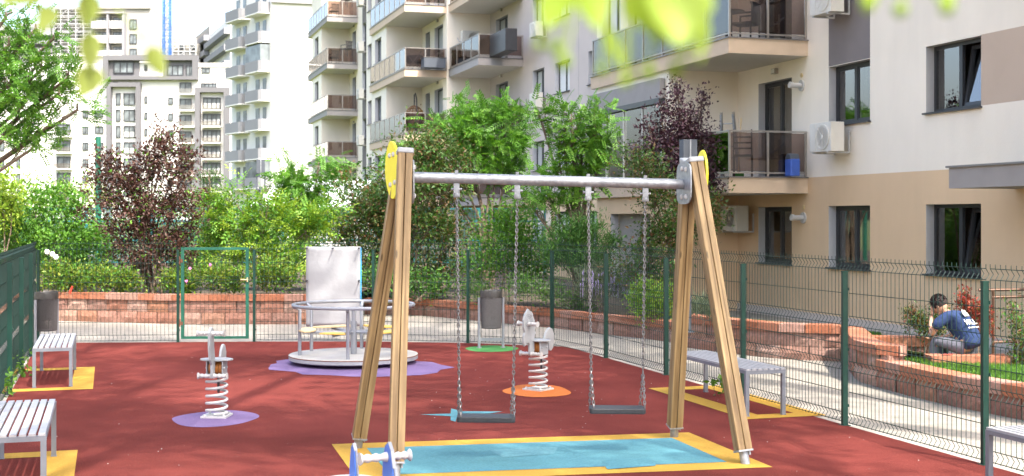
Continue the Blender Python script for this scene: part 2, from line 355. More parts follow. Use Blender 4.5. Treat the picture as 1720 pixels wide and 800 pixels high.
def bench_frame(q, d, name='painted_bench_border'):
    b = MB(); i = inset(q, d); q = [Vector(p) for p in q]
    for k in range(4):
        a, c = q[k], q[(k+1) % 4]; e, f = i[(k+1) % 4], i[k]
        b.add([(p.x, p.y, Z1) for p in (a, c, e, f)], [(0,1,2,3)])
    ob = b.build(name, 'yellow'); ob['kind'] = 'structure'; return ob
FD = Vector((-.2943, .9557, 0)); FN = Vector((.9557, .2943, 0))     # along / across the side fences
def brect(corner, L, Wd):
    "corner = near corner on the yard side; L along the fence away from camera, Wd towards +FN"
    return [corner, corner + FN * Wd, corner + FN * Wd + FD * L, corner + FD * L]
bench_frame(brect(G(156, 657) - FN * 1.35, 2.65, 1.35), .28)
bench_frame(brect(G(84, 763) - FD * 2.85 + FN * .25 - FN * 1.5, 2.85, 1.5), .28)
bench_frame(brect(G(1254, 708.5), 2.75, 1.0), .27)

# ------------------------------------------------------------------ retaining walls of split-face blocks
def rough_block(seed, L=1.0, T=.24, hgt=1.0, amp=.012):
    rn = random.Random(seed); b = MB(); nx, nz = 4, 2; g = .012
    for j in range(nz + 1):
        for i in range(nx + 1):
            e = (i in (0, nx)) or (j in (0, nz))
            b.v.append(((-.5 + i / nx) * (L - .03), (rn.uniform(.006, .02) if e else -rn.uniform(0, amp * 2)), -.5 * hgt + g + j / nz * (hgt - 2 * g)))
    for j in range(nz):
        for i in range(nx): a = j * (nx + 1) + i; b.f.append((a, a+1, a+nx+2, a+nx+1)); b.m.append(0)
    x0, x1, z0, z1 = -.5 * (L - .03), .5 * (L - .03), -.5 * hgt + g, .5 * hgt - g
    k = len(b.v); b.v += [(x0, .02, z0), (x1, .02, z0), (x1, .02, z1), (x0, .02, z1), (x0, T, z0), (x1, T, z0), (x1, T, z1), (x0, T, z1)]
    for f in ((0,4,5,1), (1,5,6,2), (2,6,7,3), (3,7,4,0), (5,4,7,6)): b.f.append(tuple(k + i for i in f)); b.m.append(0)
    return b
BRK = [rough_block(s).mesh('brick', 'brick') for s in range(6)]
CAPM = []
for s in range(3):
    rn = random.Random(s); b = MB(); b.box(-.494, .494, -.035 + rn.uniform(-.006, .004), .30, -.49, .5); CAPM.append(b.mesh('cap_stone', 'cap'))
def resample(pts, step=.05):
    P = [Vector((p[0], p[1], 0)) for p in pts]; out = []
    for i in range(len(P) - 1):
        a, b, c, d = P[max(i-1, 0)], P[i], P[i+1], P[min(i+2, len(P)-1)]; n = max(2, int((c - b).length / step))
        for k in range(n):
            t = k / n; out.append(.5 * ((2*b) + (c - a) * t + (2*a - 5*b + 4*c - d) * t*t + (3*b - a - 3*c + d) * t**3))
    out.append(P[-1]); return out
def block_wall(label, pts, rows, cap_h, base=0.0, bl=.50, cl=.40, seed=0, thick=.24, group='stone block retaining walls', sharp=False, cap=True):
    root = empty('retaining_wall', label, 'retaining wall', (pts[0][0], pts[0][1], base), 0, group)
    off = -Vector((pts[0][0], pts[0][1], 0)); P = resample(pts) if not sharp else [Vector((p[0], p[1], 0)) for p in pts]
    S = [0]
    for a, b in zip(P, P[1:]): S.append(S[-1] + (b - a).length)
    def at(s):
        s = min(max(s, 0), S[-1] - 1e-6); i = max(k for k in range(len(S)) if S[k] <= s) if len(S) < 12 else int(np.searchsorted(S, s, 'right')) - 1
        i = min(i, len(P) - 2); t = (s - S[i]) / (S[i+1] - S[i]); return P[i].lerp(P[i+1], t)
    rn = random.Random(seed)
    def lay(z0, h, L, meshes, nm, shift):
        n = max(1, round(S[-1] / L)); Lr = S[-1] / n; s = -shift * Lr
        while s < S[-1] - .02:
            a, b = max(s, 0), min(s + Lr, S[-1])
            if b - a > .06:
                p, q = at(a), at(b); m = (p + q) / 2 + off; d = q - p
                o = place(nm, rn.choice(meshes), root, (m.x, m.y, z0 + h / 2), math.atan2(d.y, d.x), (d.length, 1, h))
            s += Lr
    z = 0
    for i, h in enumerate(rows): lay(z, h, bl, BRK, 'brick', .5 * (i % 2)); z += h
    if cap: lay(z, cap_h, cl, CAPM, 'cap_stone', .3)
    b = MB(); n = max(2, int(S[-1] / .4)); prev = None
    for i in range(n):
        p, q = at(S[-1] * i / n), at(S[-1] * (i+1) / n); d = (q - p).normalized(); nn = Vector((-d.y, d.x, 0))
        vs = []
        for e in (p, q):
            for t in (.035, thick - .01): vs += [(*(e + nn * t + off)[:2], 0), (*(e + nn * t + off)[:2], z - .004)]
        b.add(vs, [(0,1,5,4), (2,6,7,3), (1,3,7,5), (0,4,6,2), (0,2,3,1), (4,5,7,6)])
    b.build('core', 'soil', root); return root, P
def GP(l): return [tuple(G(a, b)[:2]) for a, b in l]
A_PTS = GP([(-420, 533), (-160, 536), (62, 539), (200, 542.5), (300, 545), (430, 545.5), (540, 545), (600, 541)])
wallA, PA = block_wall('long curved wall of pinkish rough blocks under the purple tree and gate, three courses high', A_PTS, [.25, .25], .13, seed=1)
B_PTS = GP([(612, 529), (700, 530.5), (764, 536), (860, 545), (930, 552), (1020, 563), (1085, 570), (1140, 578)])
wallB, PB = block_wall('low orange capped wall curving behind the waste bin and the seahorse rider', B_PTS, [.25], .13, seed=2)
C_PTS = GP([(1143, 583), (1207, 592), (1290, 602), (1350, 606), (1412, 608)])
wallC, PC = block_wall('straight block wall along the path between the lamp post and the rounded planter', C_PTS, [.22, .22], .13, seed=3)
D_PTS = GP([(1414, 610), (1426, 624), (1440, 641), (1486, 654)]) + [tuple(W(1519, 600, 17.2)[:2])]
wallD, PD = block_wall('high rounded planter end of pink and orange blocks left of the sitting man', D_PTS, [.22, .22], .13, seed=4, cl=.34)
E_PTS = GP([(1474, 652), (1545, 671), (1600, 684), (1720, 708), (1900, 745), (2200, 800)])
wallE, PE = block_wall('low planter wall with orange cap edging the strip of lawn in front of the sitting man', E_PTS, [.25], .13, seed=5)
# inner walls of the rounded planter and the wall the man sits on
block_wall('short inner wall of reddish blocks closing the rounded planter', [W(1462, 600, 18.5)[:2], W(1563, 600, 18.3)[:2]], [.14, .14], .12, seed=6, sharp=True, base=.17)
block_wall('knee high block wall that the man in the navy shirt sits on', [W(1563, 597, 17.05)[:2], W(1700, 597, 17.05)[:2]], [.18], .12, seed=7, sharp=True, base=.15)

# planting bed and lawn behind the walls
def bed(name, P, z0, back, m, off=.2):
    b = MB(); n = len(P)
    for i in range(0, n - 1, 6):
        j = min(i + 6, n - 1); p, q = P[i], P[j]
        d = (q - p).normalized(); nn = Vector((-d.y, d.x, 0)) * off
        (bx, by, bz), (cx_, cy_, cz_) = back(i / (n-1)), back(j / (n-1))
        b.add([(p.x + nn.x, p.y + nn.y, z0), (q.x + nn.x, q.y + nn.y, z0), (cx_, cy_, cz_), (bx, by, bz)], [(0,1,2,3)])
    o = b.build(name, m); o['kind'] = 'structure'; return o
def lerp3(a, b): return lambda t: tuple(a[i] + (b[i] - a[i]) * t for i in range(3))
def fq(u): return (14.749 - .2932 * u - .956 * 1.5, .956 * u - .2932 * 1.5, .06)
bed('planting_bed', PA, .56, lerp3((-30, 62, .5), (-2.5, 62, .5)), 'soil')
bed('planting_bed', PB, .32, lerp3((-2.5, 62, .4), (4.6, 30, .1)), 'soil')
bed('lawn', PC, .52, lerp3(fq(30.6), fq(21.6)), 'ground')
bed('lawn', PD, .5, lerp3(fq(21.6), fq(19.4)), 'ground')
bed('lawn', PE, .36, lerp3(fq(19.4), fq(9)), 'ground')

sheet('pavement', [(14.749 - .2932 * u - .956 * v, .956 * u - .2932 * v) for u, v in ((8, -.02), (33, -.02), (33, 1.55), (8, 1.55))], .066, 'path')
# ------------------------------------------------------------------ the right hand apartment building
RZ = math.atan2(.956, -.2932)
def fp(u, v, z): return Vector((14.749 - .2932 * u - .956 * v, .956 * u - .2932 * v, z))
def U(pxx, v=0.0):
    r = (pxx - 860) / FPX; return (14.749 - .956 * v + .2932 * r * v) / (.2932 + .956 * r)
bld = empty('apartment_building', 'long cream and tan apartment building with stacked balconies filling the right side', 'building', (14.749, 0, 0), RZ)
ZL = [3.09 + 2.9 * k for k in range(6)]        # balcony floor levels
def panel(b, p0, p1, z0, z1, ops, cf, depth=.22, cuts=(), zc=(), mi_rev=4):
    p0, p1 = Vector((*p0, 0)), Vector((*p1, 0)); L = (p1 - p0).length; d = (p1 - p0) / L; n = Vector((d.y, -d.x, 0))   # n = outward (right of p0->p1)
    ss = sorted({0, L, *[o[0] for o in ops], *[o[1] for o in ops], *cuts}); zs = sorted({z0, z1, *[o[2] for o in ops], *[o[3] for o in ops], *zc})
    ss = [s for s in ss if 0 <= s <= L]; zs = [z for z in zs if z0 <= z <= z1]
    for i in range(len(ss) - 1):
        for j in range(len(zs) - 1):
            sm, zm = (ss[i] + ss[i+1]) / 2, (zs[j] + zs[j+1]) / 2
            if any(o[0] < sm < o[1] and o[2] < zm < o[3] for o in ops): continue
            a, c = p0 + d * ss[i], p0 + d * ss[i+1]
            b.add([(a.x, a.y, zs[j]), (c.x, c.y, zs[j]), (c.x, c.y, zs[j+1]), (a.x, a.y, zs[j+1])], [(0,1,2,3)], cf(sm, zm))
    for s0, s1, za, zb in ops:
        a, c = p0 + d * s0, p0 + d * s1; e, f = a - n * depth, c - n * depth
        b.add([(a.x,a.y,za),(c.x,c.y,za),(c.x,c.y,zb),(a.x,a.y,zb),(e.x,e.y,za),(f.x,f.y,za),(f.x,f.y,zb),(e.x,e.y,zb)],
              [(0,1,5,4),(1,2,6,5),(2,3,7,6),(3,0,4,7)], mi_rev)
WM = ['tan_wall', 'white_wall', 'lilac_wall', 'grey_wall', 'reveal', 'band_tan']
def window(parent, ua, ub, za, zb, v, sashes=2, near=False, tilt=False, curtain=None, blind=False, door=False, name='window'):
    w_, h = ub - ua, zb - za; y = v - .17; fw = .065
    b = MB(); b.box(0, w_, -.06, 0, 0, fw); b.box(0, w_, -.06, 0, h - fw, h); b.box(0, fw, -.06, 0, fw, h - fw); b.box(w_ - fw, w_, -.06, 0, fw, h - fw)
    for i in range(1, sashes): b.box(w_ * i / sashes - .045, w_ * i / sashes + .045, -.055, .004, fw, h - fw)
    if not door: b.box(-.03, w_ + .03, .0, .24, -.03, .0)
    if near and not tilt:
        for i in range(sashes):
            x0, x1 = w_ * i / sashes + (.045 if i else fw), w_ * (i + 1) / sashes - (.045 if i < sashes - 1 else fw)
            for bx in ((x0, x0 + .035, fw, h - fw), (x1 - .035, x1, fw, h - fw), (x0 + .035, x1 - .035, fw, fw + .035), (x0 + .035, x1 - .035, h - fw - .035, h - fw)): b.box(bx[0], bx[1], -.05, -.01, bx[2], bx[3])
    o = b.build(name, 'anthracite', parent); o.location = (ua, y, za)
    if near:
        for i in range(sashes):
            x0, x1 = w_ * i / sashes + .05, w_ * (i + 1) / sashes - .05
            if tilt and i == 0:
                t = MB(); hh = h - 2 * fw; tt = MB()
                for bx in ((x0, x0 + .06, 0, hh), (x1 - .06, x1, 0, hh), (x0 + .06, x1 - .06, 0, .06), (x0 + .06, x1 - .06, hh - .06, hh)): t.box(bx[0], bx[1], -.07, 0, bx[2], bx[3])
                s_ = t.build('sash', 'anthracite', o); s_.location = (0, -.02, fw); s_.rotation_euler = (R(9), 0, 0)
                tt.box(x0 + .06, x1 - .06, -.04, -.03, .06, hh - .06); g_ = tt.build('pane', 'glass', o); g_.location = (0, -.02, fw); g_.rotation_euler = (R(9), 0, 0)
            else:
                t = MB(); t.box(x0, x1, -.035, -.025, fw, h - fw); t.build('pane', 'glass', o)
        r = MB(); r.add([(-.02,-.08,-.02),(w_+.02,-.08,-.02),(w_+.02,-.08,h+.02),(-.02,-.08,h+.02),(-.6,-2.4,-.5),(w_+.6,-2.4,-.5),(w_+.6,-2.4,h+.4),(-.6,-2.4,h+.4)],
                        [(0,4,5,1),(1,5,6,2),(2,6,7,3),(3,7,4,0),(4,7,6,5)]); r.build('room', 'room', o)
        for (c0, c1) in (curtain or []):
            c = MB(); n = max(8, int((c1 - c0) * w_ / .03)); vs = []; fs = []
            for i in range(n + 1):
                x = (c0 + (c1 - c0) * i / n) * w_; yy = (-.32 if (tilt and c0 < .4) else -.085) + .015 * math.sin(i * 1.7) + .01 * math.sin(i * .6)
                vs += [(x, yy, .03), (x, yy, h - .02)]
            for i in range(n): fs.append((2*i, 2*i+2, 2*i+3, 2*i+1))
            c.add(vs, fs); c.build('curtain', 'curtain', o, True)
    else:
        t = MB()
        for i in range(sashes):
            x0, x1 = w_ * i / sashes + .05, w_ * (i + 1) / sashes - .05; t.box(x0, x1, -.04, -.03, fw, h - fw, 1 if (blind or (i + int(ua * 3)) % 3 == 0) else 0)
        t.build('pane', ['far_glass', 'blind' if blind else 'far_blind'], o)
    return o
def wall_part(p0, p1, ops, cf, cuts=(), zc=(), z1=18.6):
    b = MB(); panel(b, p0, p1, 0, z1, ops, cf, cuts=cuts, zc=zc); return b.build('wall', WM, bld)
# S1: the near flat wall, u runs from low (right in the photograph) to high; p0 -> p1 chosen so that the outward side is +v
LV = [1.24 + 2.9 * k for k in range(6)]
wb = (U(1648), U(1555.5)); wa = (U(1461.5), U(1392)); dr = (U(1330), U(1274)); wz = (U(1900), U(1790))
def S(u, ue): return ue - u
UE = 32.2
def seg_ops(ue, cols, levels): return [(ue - c[1], ue - c[0], l, l + hh) for c in cols for (l, hh) in levels]
lv_w = [(1.24, 1.25)] + [(LV[k], 1.2) for k in range(1, 5)]
lv_d = [(1.24, 1.25)] + [(ZL[k] + .03, 2.17) for k in range(0, 4)]
wall_ops = seg_ops(UE, [wa, wb, wz], lv_w) + seg_ops(UE, [dr], lv_d)
def cf1(s, z):
    u = UE - s
    if wa[0] < u < wa[1] and z > 5.35: return 3
    if z < 3.1: return 0
    if 4.15 < (z - 3.1) % 2.9 + 3.1 and False: return 5
    if u < wb[0] and 4.15 < z < 5.35: return 5
    if u < wb[0] and 9.95 < z < 11.15: return 5
    return 1
wall_part((UE, 0), (15, 0), wall_ops, cf1, cuts=[UE - wa[0], UE - wa[1], UE - wb[0]], zc=[3.1, 4.15, 5.35, 9.95, 11.15])
for k, (l, hh) in enumerate(lv_w):
    window(bld, *wa, l, l + hh, 0, near=k < 2, curtain=[(.04, .30), (.52, .98)] if k == 1 else [(.72, .98), (.3, .44)])
    window(bld, *wb, l, l + hh, 0, near=k < 2, tilt=True, curtain=[(.06, .36), (.5, .98)] if k == 1 else [(.8, .98), (.02, .2)])
    window(bld, *wz, l, l + hh, 0, near=k < 2)
for k, (l, hh) in enumerate(lv_d): window(bld, *dr, l, l + hh, 0, near=k < 3, curtain=[(.45, .97)] if k else [(.6, .97)], door=k > 0, name='balcony_door' if k else 'window')
cw = lambda s, z: 0 if z < 3.1 else 1
cl_ = lambda s, z: 0 if z < 3.1 else 2
wall_part((UE, 1.75), (UE, 0), [], cw, zc=[3.1])                                    # end wall of the near projecting room
r1 = [(33.2, 34.7), (35.2, 36.5)]
wall_part((36.9, 1.75), (UE, 1.75), [(36.9 - b_, 36.9 - a_, ZL[k] + .03, ZL[k] + 2.2) for a_, b_ in r1 for k in range(4)] + [(1.0, 3.6, .1, 2.35)], cw, zc=[3.1])
for k in range(4):
    for a_, b_ in r1: window(bld, a_, b_, ZL[k] + .03, ZL[k] + 2.2, 1.75, blind=True, door=True, name='balcony_door')
b = MB(); b.box(33.3, 35.9, .5, 1.52, .1, 2.35); b.build('dark_entrance', 'room', bld)
# S2: set back flat wall
wall_part((36.9, -2.4), (36.9, 1.75), [], cw, zc=[3.1])
cols2 = [(U(1003, -2.4), U(988, -2.4)), (U(957, -2.4), U(932, -2.4)), (U(914, -2.4), U(895, -2.4)), (40.2, 41.6), (43.4, 44.8)]
door3 = (U(853, -2.4), U(833, -2.4))
ops2 = seg_ops(61.5, cols2, lv_w) + seg_ops(61.5, [door3], lv_d)
wall_part((61.5, -2.4), (36.9, -2.4), ops2, cl_, zc=[3.1])
for c in cols2:
    for l, hh in lv_w: window(bld, *c, l, l + hh, -2.4, blind=(c is cols2[1]))
for k, (l, hh) in enumerate(lv_d): window(bld, *door3, l, l + hh, -2.4, door=k > 0, name='balcony_door' if k else 'window')
wall_part((61.5, -.38), (61.5, -2.4), [], cw, zc=[3.1])
# S3 and the second projecting room
door2 = [(U(744, -.38), U(730, -.38)), (U(722, -.38), U(715, -.38))]
wall_part((66.4, -.38), (61.5, -.38), seg_ops(66.4, door2, lv_d), cw, zc=[3.1])
for c in door2:
    for k, (l, hh) in enumerate(lv_d): window(bld, *c, l, l + hh, -.38, sashes=1, door=k > 0, name='balcony_door' if k else 'window')
wall_part((66.4, 1.4), (66.4, -.38), [], cw, zc=[3.1])
rw2 = [(67.6, 69.2), (70.1, 71.1)]
wall_part((71.5, 1.4), (66.4, 1.4), seg_ops(71.5, rw2, lv_w), cw, zc=[3.1])
for c in rw2:
    for l, hh in lv_w: window(bld, *c, l, l + hh, 1.4)
wall_part((71.5, -.6), (71.5, 1.4), [], cw, zc=[3.1])
rw3 = [(73.5, 75.0), (78.0, 79.5), (82.0, 83.4)]
cg = lambda s, z: 0 if z < 3.1 else (3 if (87.9 - 83.4 < s < 87.9 - 82.0) else 1)
wall_part((87.9, -.6), (71.5, -.6), seg_ops(87.9, rw3, lv_w) + seg_ops(87.9, [(85.6, 86.8)], lv_d), cg, cuts=[87.9 - 83.4, 87.9 - 82.0], zc=[3.1])
for c in rw3:
    for l, hh in lv_w: window(bld, *c, l, l + hh, -.6)
for k, (l, hh) in enumerate(lv_d): window(bld, 85.6, 86.8, l, l + hh, -.6, sashes=1, door=k > 0, name='balcony_door' if k else 'window')
wall_part((87.9, 1.2), (87.9, -.6), [], cw, zc=[3.1])
wall_part((92, 1.2), (87.9, 1.2), [(1.2, 2.8, l, l + hh) for l, hh in lv_w], cw, zc=[3.1])
for l, hh in lv_w: window(bld, 89.2, 90.8, l, l + hh, 1.2)
wall_part((92, -12), (92, 1.2), [], cw, zc=[3.1]); wall_part((15, 0), (15, -12), [], cw, zc=[3.1])
b = MB(); b.prism([(15, .15), (UE, .15), (UE - .1, 1.9), (37, 1.9), (37, -2.3), (61.4, -2.3), (61.4, -.3), (66.3, -.3), (66.3, 1.5), (71.6, 1.5), (71.6, -.5), (87.8, -.5), (87.8, 1.3), (92.1, 1.3), (92.1, -12.1), (15, -12.1)], 18.6, 18.9)
b.build('roof', 'fascia_grey', bld)
b = MB(); b.box(15, UE - .01, 0, .02, -.1, .25); b.build('plinth', 'lilac_wall', bld)

def balcony(k, u0, u1, vi, vo, fas, gl='glass_brown', side_gl=None, far=True, rail_u=None):
    z = ZL[k]; b = MB(); b.box(u0, u1, vi - .05, vo, z - .32, z - .005, 0); b.box(u0 - .03, u1 + .03, vi, vo + .03, z - .005, z + .02, 1)
    b.box(u0 + .01, u1 - .01, vi - .04, vo - .01, z - .325, z - .32, 2)
    o = b.build('balcony', [fas, 'drip', 'soffit'], bld)
    r = MB(); zt = z + .97; ue = u1 if rail_u is None else rail_u
    r.bar((u0 + .06, vi, zt), (u0 + .06, vo - .05, zt), .05, .035); r.bar((u0 + .03, vo - .05, zt), (ue, vo - .05, zt), .05, .035)
    r.bar((u0 + .06, vi, z + .1), (u0 + .06, vo - .05, z + .1), .03, .03); r.bar((u0 + .03, vo - .05, z + .1), (ue, vo - .05, z + .1), .03, .03)
    r.build('top_rail', 'rail', o)
    n1 = 2 if vo - vi > 1.9 else 2; n2 = max(2, round((ue - u0) / 1.15))
    for i in range(n1 + 1):
        v = vi + .03 + (vo - .08 - vi) * i / n1; p = MB(); p.box(u0 + .04, u0 + .08, v - .02, v + .02, z + .02, zt - .02); p.build('rail_post', 'rail', o)
        if i < n1: p = MB(); vb = vi + .03 + (vo - .08 - vi) * (i + 1) / n1; p.box(u0 + .055, u0 + .065, v + .03, vb - .03, z + .13, zt - .03); p.build('glass_panel', gl, o)
    for i in range(n2 + 1):
        u = u0 + .06 + (ue - .1 - u0) * i / n2
        if i: p = MB(); p.box(u - .02, u + .02, vo - .07, vo - .03, z + .02, zt - .02); p.build('rail_post', 'rail', o)
        if i < n2: p = MB(); ub_ = u0 + .06 + (ue - .1 - u0) * (i + 1) / n2; p.box(u + .03, ub_ - .03, vo - .055, vo - .045, z + .13, zt - .03); p.build('glass_panel', side_gl or gl, o)
    return o
for k in range(3): balcony(k, 28.96, 37.1, 0, 1.85, 'fascia_tan')
for k in range(4): balcony(k, 56.5, 61.4, -2.4, -.44, 'fascia_grey' if k < 3 else 'fascia_tan')
for k in range(4): balcony(k, 61.65, 69.9, -.38, 1.54, 'fascia_tan', side_gl='glass_clear')
for k in range(5): balcony(k, 84.9, 93.1, -.6, 1.32, 'fascia_grey', side_gl='glass_clear')
# glazed-in balcony of the near room, first floor
b = MB()
b.box(32.4, 37.1, 1.78, 1.9, 5.0, 5.5, 0); b.bar((32.4, 1.84, 4.98), (37.1, 1.84, 4.98), .16, .12, 1)
for u in (32.45, 33.6, 34.8, 36.0, 37.05): b.bar((u, 1.82, 3.1), (u, 1.82, 5.0), .05, .05, 2)
e = b.build('glazed_enclosure', ['fascia_grey', 'anthracite', 'ac_white'], bld)
for i in range(4): b = MB(); u = 32.5 + 1.15 * i; b.box(u, u + 1.08, 1.815, 1.825, 4.1, 4.95); b.build('pane', 'glass_clear', e)
# entrance canopy at the right edge
cz0 = 2.72; b = MB(); uc = U(1594, 1.25)
b.box(uc - 5, uc, 0, 1.25, cz0, cz0 + .33, 0); b.box(uc - 5, uc + .04, 0, 1.29, cz0 + .33, cz0 + .36, 1)
b.build('entrance_canopy', ['fascia_grey', 'drip'], bld)

def ac_unit(label, loc, rz=RZ, proto=[None]):
    if proto[0] is None:
        r = empty('air_conditioner', label, 'air conditioner', loc, rz, 'air conditioner units on the walls')
        b = MB(); b.box(-.40, .40, -.15, .15, 0, .58, 0); b.box(.18, .40, .15, .157, .02, .56, 0); c = b.build('casing', 'ac_white', r, bevel=.02)
        g = MB(); cx_ = -.1; g.lathe([(.24, -.001), (.24, .012)], n=24, mi=0); g.lathe([(.25, .004), (.25, .02), (.235, .022), (.235, .014)], n=24, mi=1)
        for q in range(1, 6): g.lathe([(.04 * q + .004, .014), (.04 * q + .004, .019), (.04 * q - .004, .019), (.04 * q - .004, .014)], n=20, mi=1)
        g.lathe([(.045, .012), (.045, .026)], n=12, mi=1)
        for q in range(8): a = q * math.pi / 4; g.bar((0, 0, .02), (.24 * math.cos(a), .24 * math.sin(a), .02), .008, .006, 1)
        o = g.build('fan_grille', ['ac_dark', 'ac_white'], r); o.rotation_euler = (R(-90), 0, 0); o.location = (cx_, .15, .29)
        for x in (-.28, .28): k = MB(); k.bar((x, -.34, -.02), (x, .16, -.02), .04, .03); k.bar((x, -.33, -.02), (x, -.33, .4), .04, .03); k.build('bracket', 'white_plastic', r)
        p = MB(); p.tube([(.40, -.02, .1), (.47, -.06, .1), (.5, -.16, .16), (.5, -.34, .3)], .022, 6); p.build('pipe', 'white_plastic', r, True)
        proto[0] = r; return r
    return dup(proto[0], loc, rz, label)
def ac_wall(label, pxx, py, v, turn=0):
    u = U(pxx, v + .4); p = fp(u, v + .36, 0); Y = p.y; p.z = H - (py - YH) * Y / FPX - .29; return ac_unit(label, p, RZ + turn)
ac_wall('white air conditioner on the cream wall just right of the lowest near balcony', 1386, 231, 0)
ac_wall('white air conditioner cut by the top edge, beside the grey wall stripe', 1386, 0, 0)
ac_wall('beige air conditioner in the shade under the near balcony above the ground floor window', 1231, 367, 0)
ac_wall('small white air conditioner on the flat wall under the second floor window', 899, 169, -2.4)
ac_wall('small white air conditioner on the flat wall under the third floor window', 899, 50, -2.4)
ac_wall('small white air conditioner low on the wall behind the pinnate leaved tree', 913, 366, -2.4)
for i, (y_, nm) in enumerate([(2, 'fourth'), (79, 'third'), (158, 'second'), (236, 'first')]): ac_wall('white air conditioner at the outer corner beside the far grey balcony, %s floor' % nm, 604, y_, -.6)
u_ = 61.2; ac_unit('air conditioner facing the camera on the end wall above the dark screened balcony', fp(61.12, -1.35, 10.05), RZ - R(90) + R(180))
ac_unit('left one of two air conditioners under the lowest grey balcony behind the trees', fp(60.9, -.9, 1.9), RZ + R(90))
ac_unit('right one of two air conditioners under the lowest grey balcony behind the trees', fp(60.9, -1.9, 1.9), RZ + R(90))

def wall_lamp(pxx, py, v):
    u = U(pxx, v); p = fp(u, v, 0); z = H - (py - YH) * p.y / FPX; b = MB(); b.box(u - .09, u + .09, v, v + .09, z - .06, z + .06, 0); b.box(u - .07, u + .07, v + .09, v + .10, z - .045, z + .045, 1); b.build('wall_lamp', ['rail', 'blind'], bld, bevel=.01)
for a_ in ((1304, 120, 0), (843, 17, -2.4), (843, 128, -2.4), (736, 35, -.38), (736, 139, -.38), (595, 44, -.6), (595, 123, -.6), (595, 205, -.6)): wall_lamp(*a_)
b = MB(); u_ = U(972, -2.4); b.box(u_ - .012, u_ + .012, -2.41, -2.397, 3.1, 18.5); b.build('joint_strip', 'fascia_grey', bld)
def vent_pipe(label, pxx, py):
    u = U(pxx, 0.0); p = fp(u, .0, 0); p.z = H - (py - YH) * p.y / FPX
    r = empty('wall_vent', label, 'vent pipe', p, RZ, 'white flue pipes on the facade')
    b = MB(); b.tube([(0, -.01, 0), (0, .03, 0)], .12, 14); b.build('flange', 'white_plastic', r, True)
    b = MB(); b.tube([(0, .03, 0), (0, .24, 0)], .055, 12); b.tube([(0, .24, 0), (0, .30, .01)], .07, 12); b.build('pipe', 'white_plastic', r, True)
    b = MB(); b.lathe([(.05, 0), (.05, .02), (.035, .025)], n=14); o = b.build('cover', 'plywood', r); o.rotation_euler = (R(-90), 0, 0); o.location = (0.0, 0, .22)
vent_pipe('white flue pipe beside the first floor balcony door', 1347, 144)
vent_pipe('white flue pipe beside the ground floor window under the balcony', 1350, 366)

# ------------------------------------------------------------------ far buildings
def far_building(name, label, cat='building', **k): return empty(name, label, cat, **k)
FWIN = {}
def far_window(parent, x0, x1, z0, z1, y, kind=0, sash=2):
    w_, h = x1 - x0, z1 - z0; key = (round(w_, 2), round(h, 2), kind, sash)
    if key not in FWIN:
        b = MB(); f = max(.09, .05 * w_); b.box(0, w_, 0, .2, 0, f, 0); b.box(0, w_, 0, .2, h - f, h, 0); b.box(0, f, 0, .2, f, h - f, 0); b.box(w_ - f, w_, 0, .2, f, h - f, 0)
        for i in range(1, sash): b.box(w_ * i / sash - f / 2, w_ * i / sash + f / 2, .02, .2, f, h - f, 0)
        b.box(f, w_ - f, .12, .18, f, h * (.45 if kind == 1 else .02) + f, 2 if kind == 1 else 1); b.box(f, w_ - f, .12, .18, h * (.45 if kind == 1 else .02) + f, h - f, 1)
        FWIN[key] = b.mesh('window', ['anthracite', 'far_glass', 'far_blind'])
    o = place('window', FWIN[key], parent, (x0, y - .22, z0)); return o
D = 240.0; k_ = D / FPX
def fx(p): return (p - 860) * k_
def fz(p): return H - (p - YH) * k_
rn = random.Random(3)
fb = far_building('apartment_block', 'bright white apartment block with dark grey portal frames behind the purple tree')
def fbox(parent, name, p0, p1, y0, y1, d0, d1, m):
    b = MB(); b.box(fx(p0), fx(p1), D + d0, D + d1, fz(y1), fz(y0)); return b.build(name, m, parent)
fbox(fb, 'wall', -40, 400, 106, 372, 0, 14, 'far_white')
fbox(fb, 'wall', 40, 180, 91.5, 106.2, 2.5, 13, 'far_cream'); fbox(fb, 'wall', 330, 392, 106.3, 113, -.2, 14, 'far_white')
fbox(fb, 'roof', 36, 182, 90, 91.6, 2, 14, 'far_white')
for (p0, p1, y0, y1, t, bt) in ((176, 334, 94, 135, 8.5, 6), (182, 238, 140, 372, 7, 0), (330, 386, 148, 372, 8, 0)):
    f = MB(); Yf = D - 1.2
    f.box(fx(p0), fx(p1), Yf, D + .1, fz(y0 + t), fz(y0)); f.box(fx(p0), fx(p0 + t), Yf, D + .1, fz(y1), fz(y0 + t)); f.box(fx(p1 - t), fx(p1), Yf, D + .1, fz(y1), fz(y0 + t))
    if bt: f.box(fx(p0 + t), fx(p1 - t), Yf, D + .1, fz(y1), fz(y1 - bt))
    f.build('portal_frame', 'far_grey', fb)
def fwin(p0, p1, y0, y1, kind=0, sash=2, par=fb, dd=0): far_window(par, fx(p0), fx(p1), fz(y1), fz(y0), D + dd, kind, sash)
fbox(fb, 'wall', 184, 234.5, 102.4, 128.9, -.35, 0, 'far_grey'); fbox(fb, 'wall', 275, 326, 102.4, 128.9, -.35, 0, 'far_grey')
fwin(192, 226, 104, 124, 0, 3, dd=-.35); fwin(282, 309, 110, 128, 0, 3, dd=-.35); fwin(314, 325, 111, 129, 0, 2, dd=-.35); fwin(243, 248, 109, 119)
fwin(89, 112, 100, 108, 0, 3, dd=2.5); fwin(140, 156, 103, 111, dd=2.5); fwin(166, 172, 104, 111, dd=2.5); fwin(339, 353, 114.5, 123); fwin(338, 364, 140, 147.5, 0, 4)
fwin(190, 198, 132.5 + 5.2, 139.5 + 5, 0); 
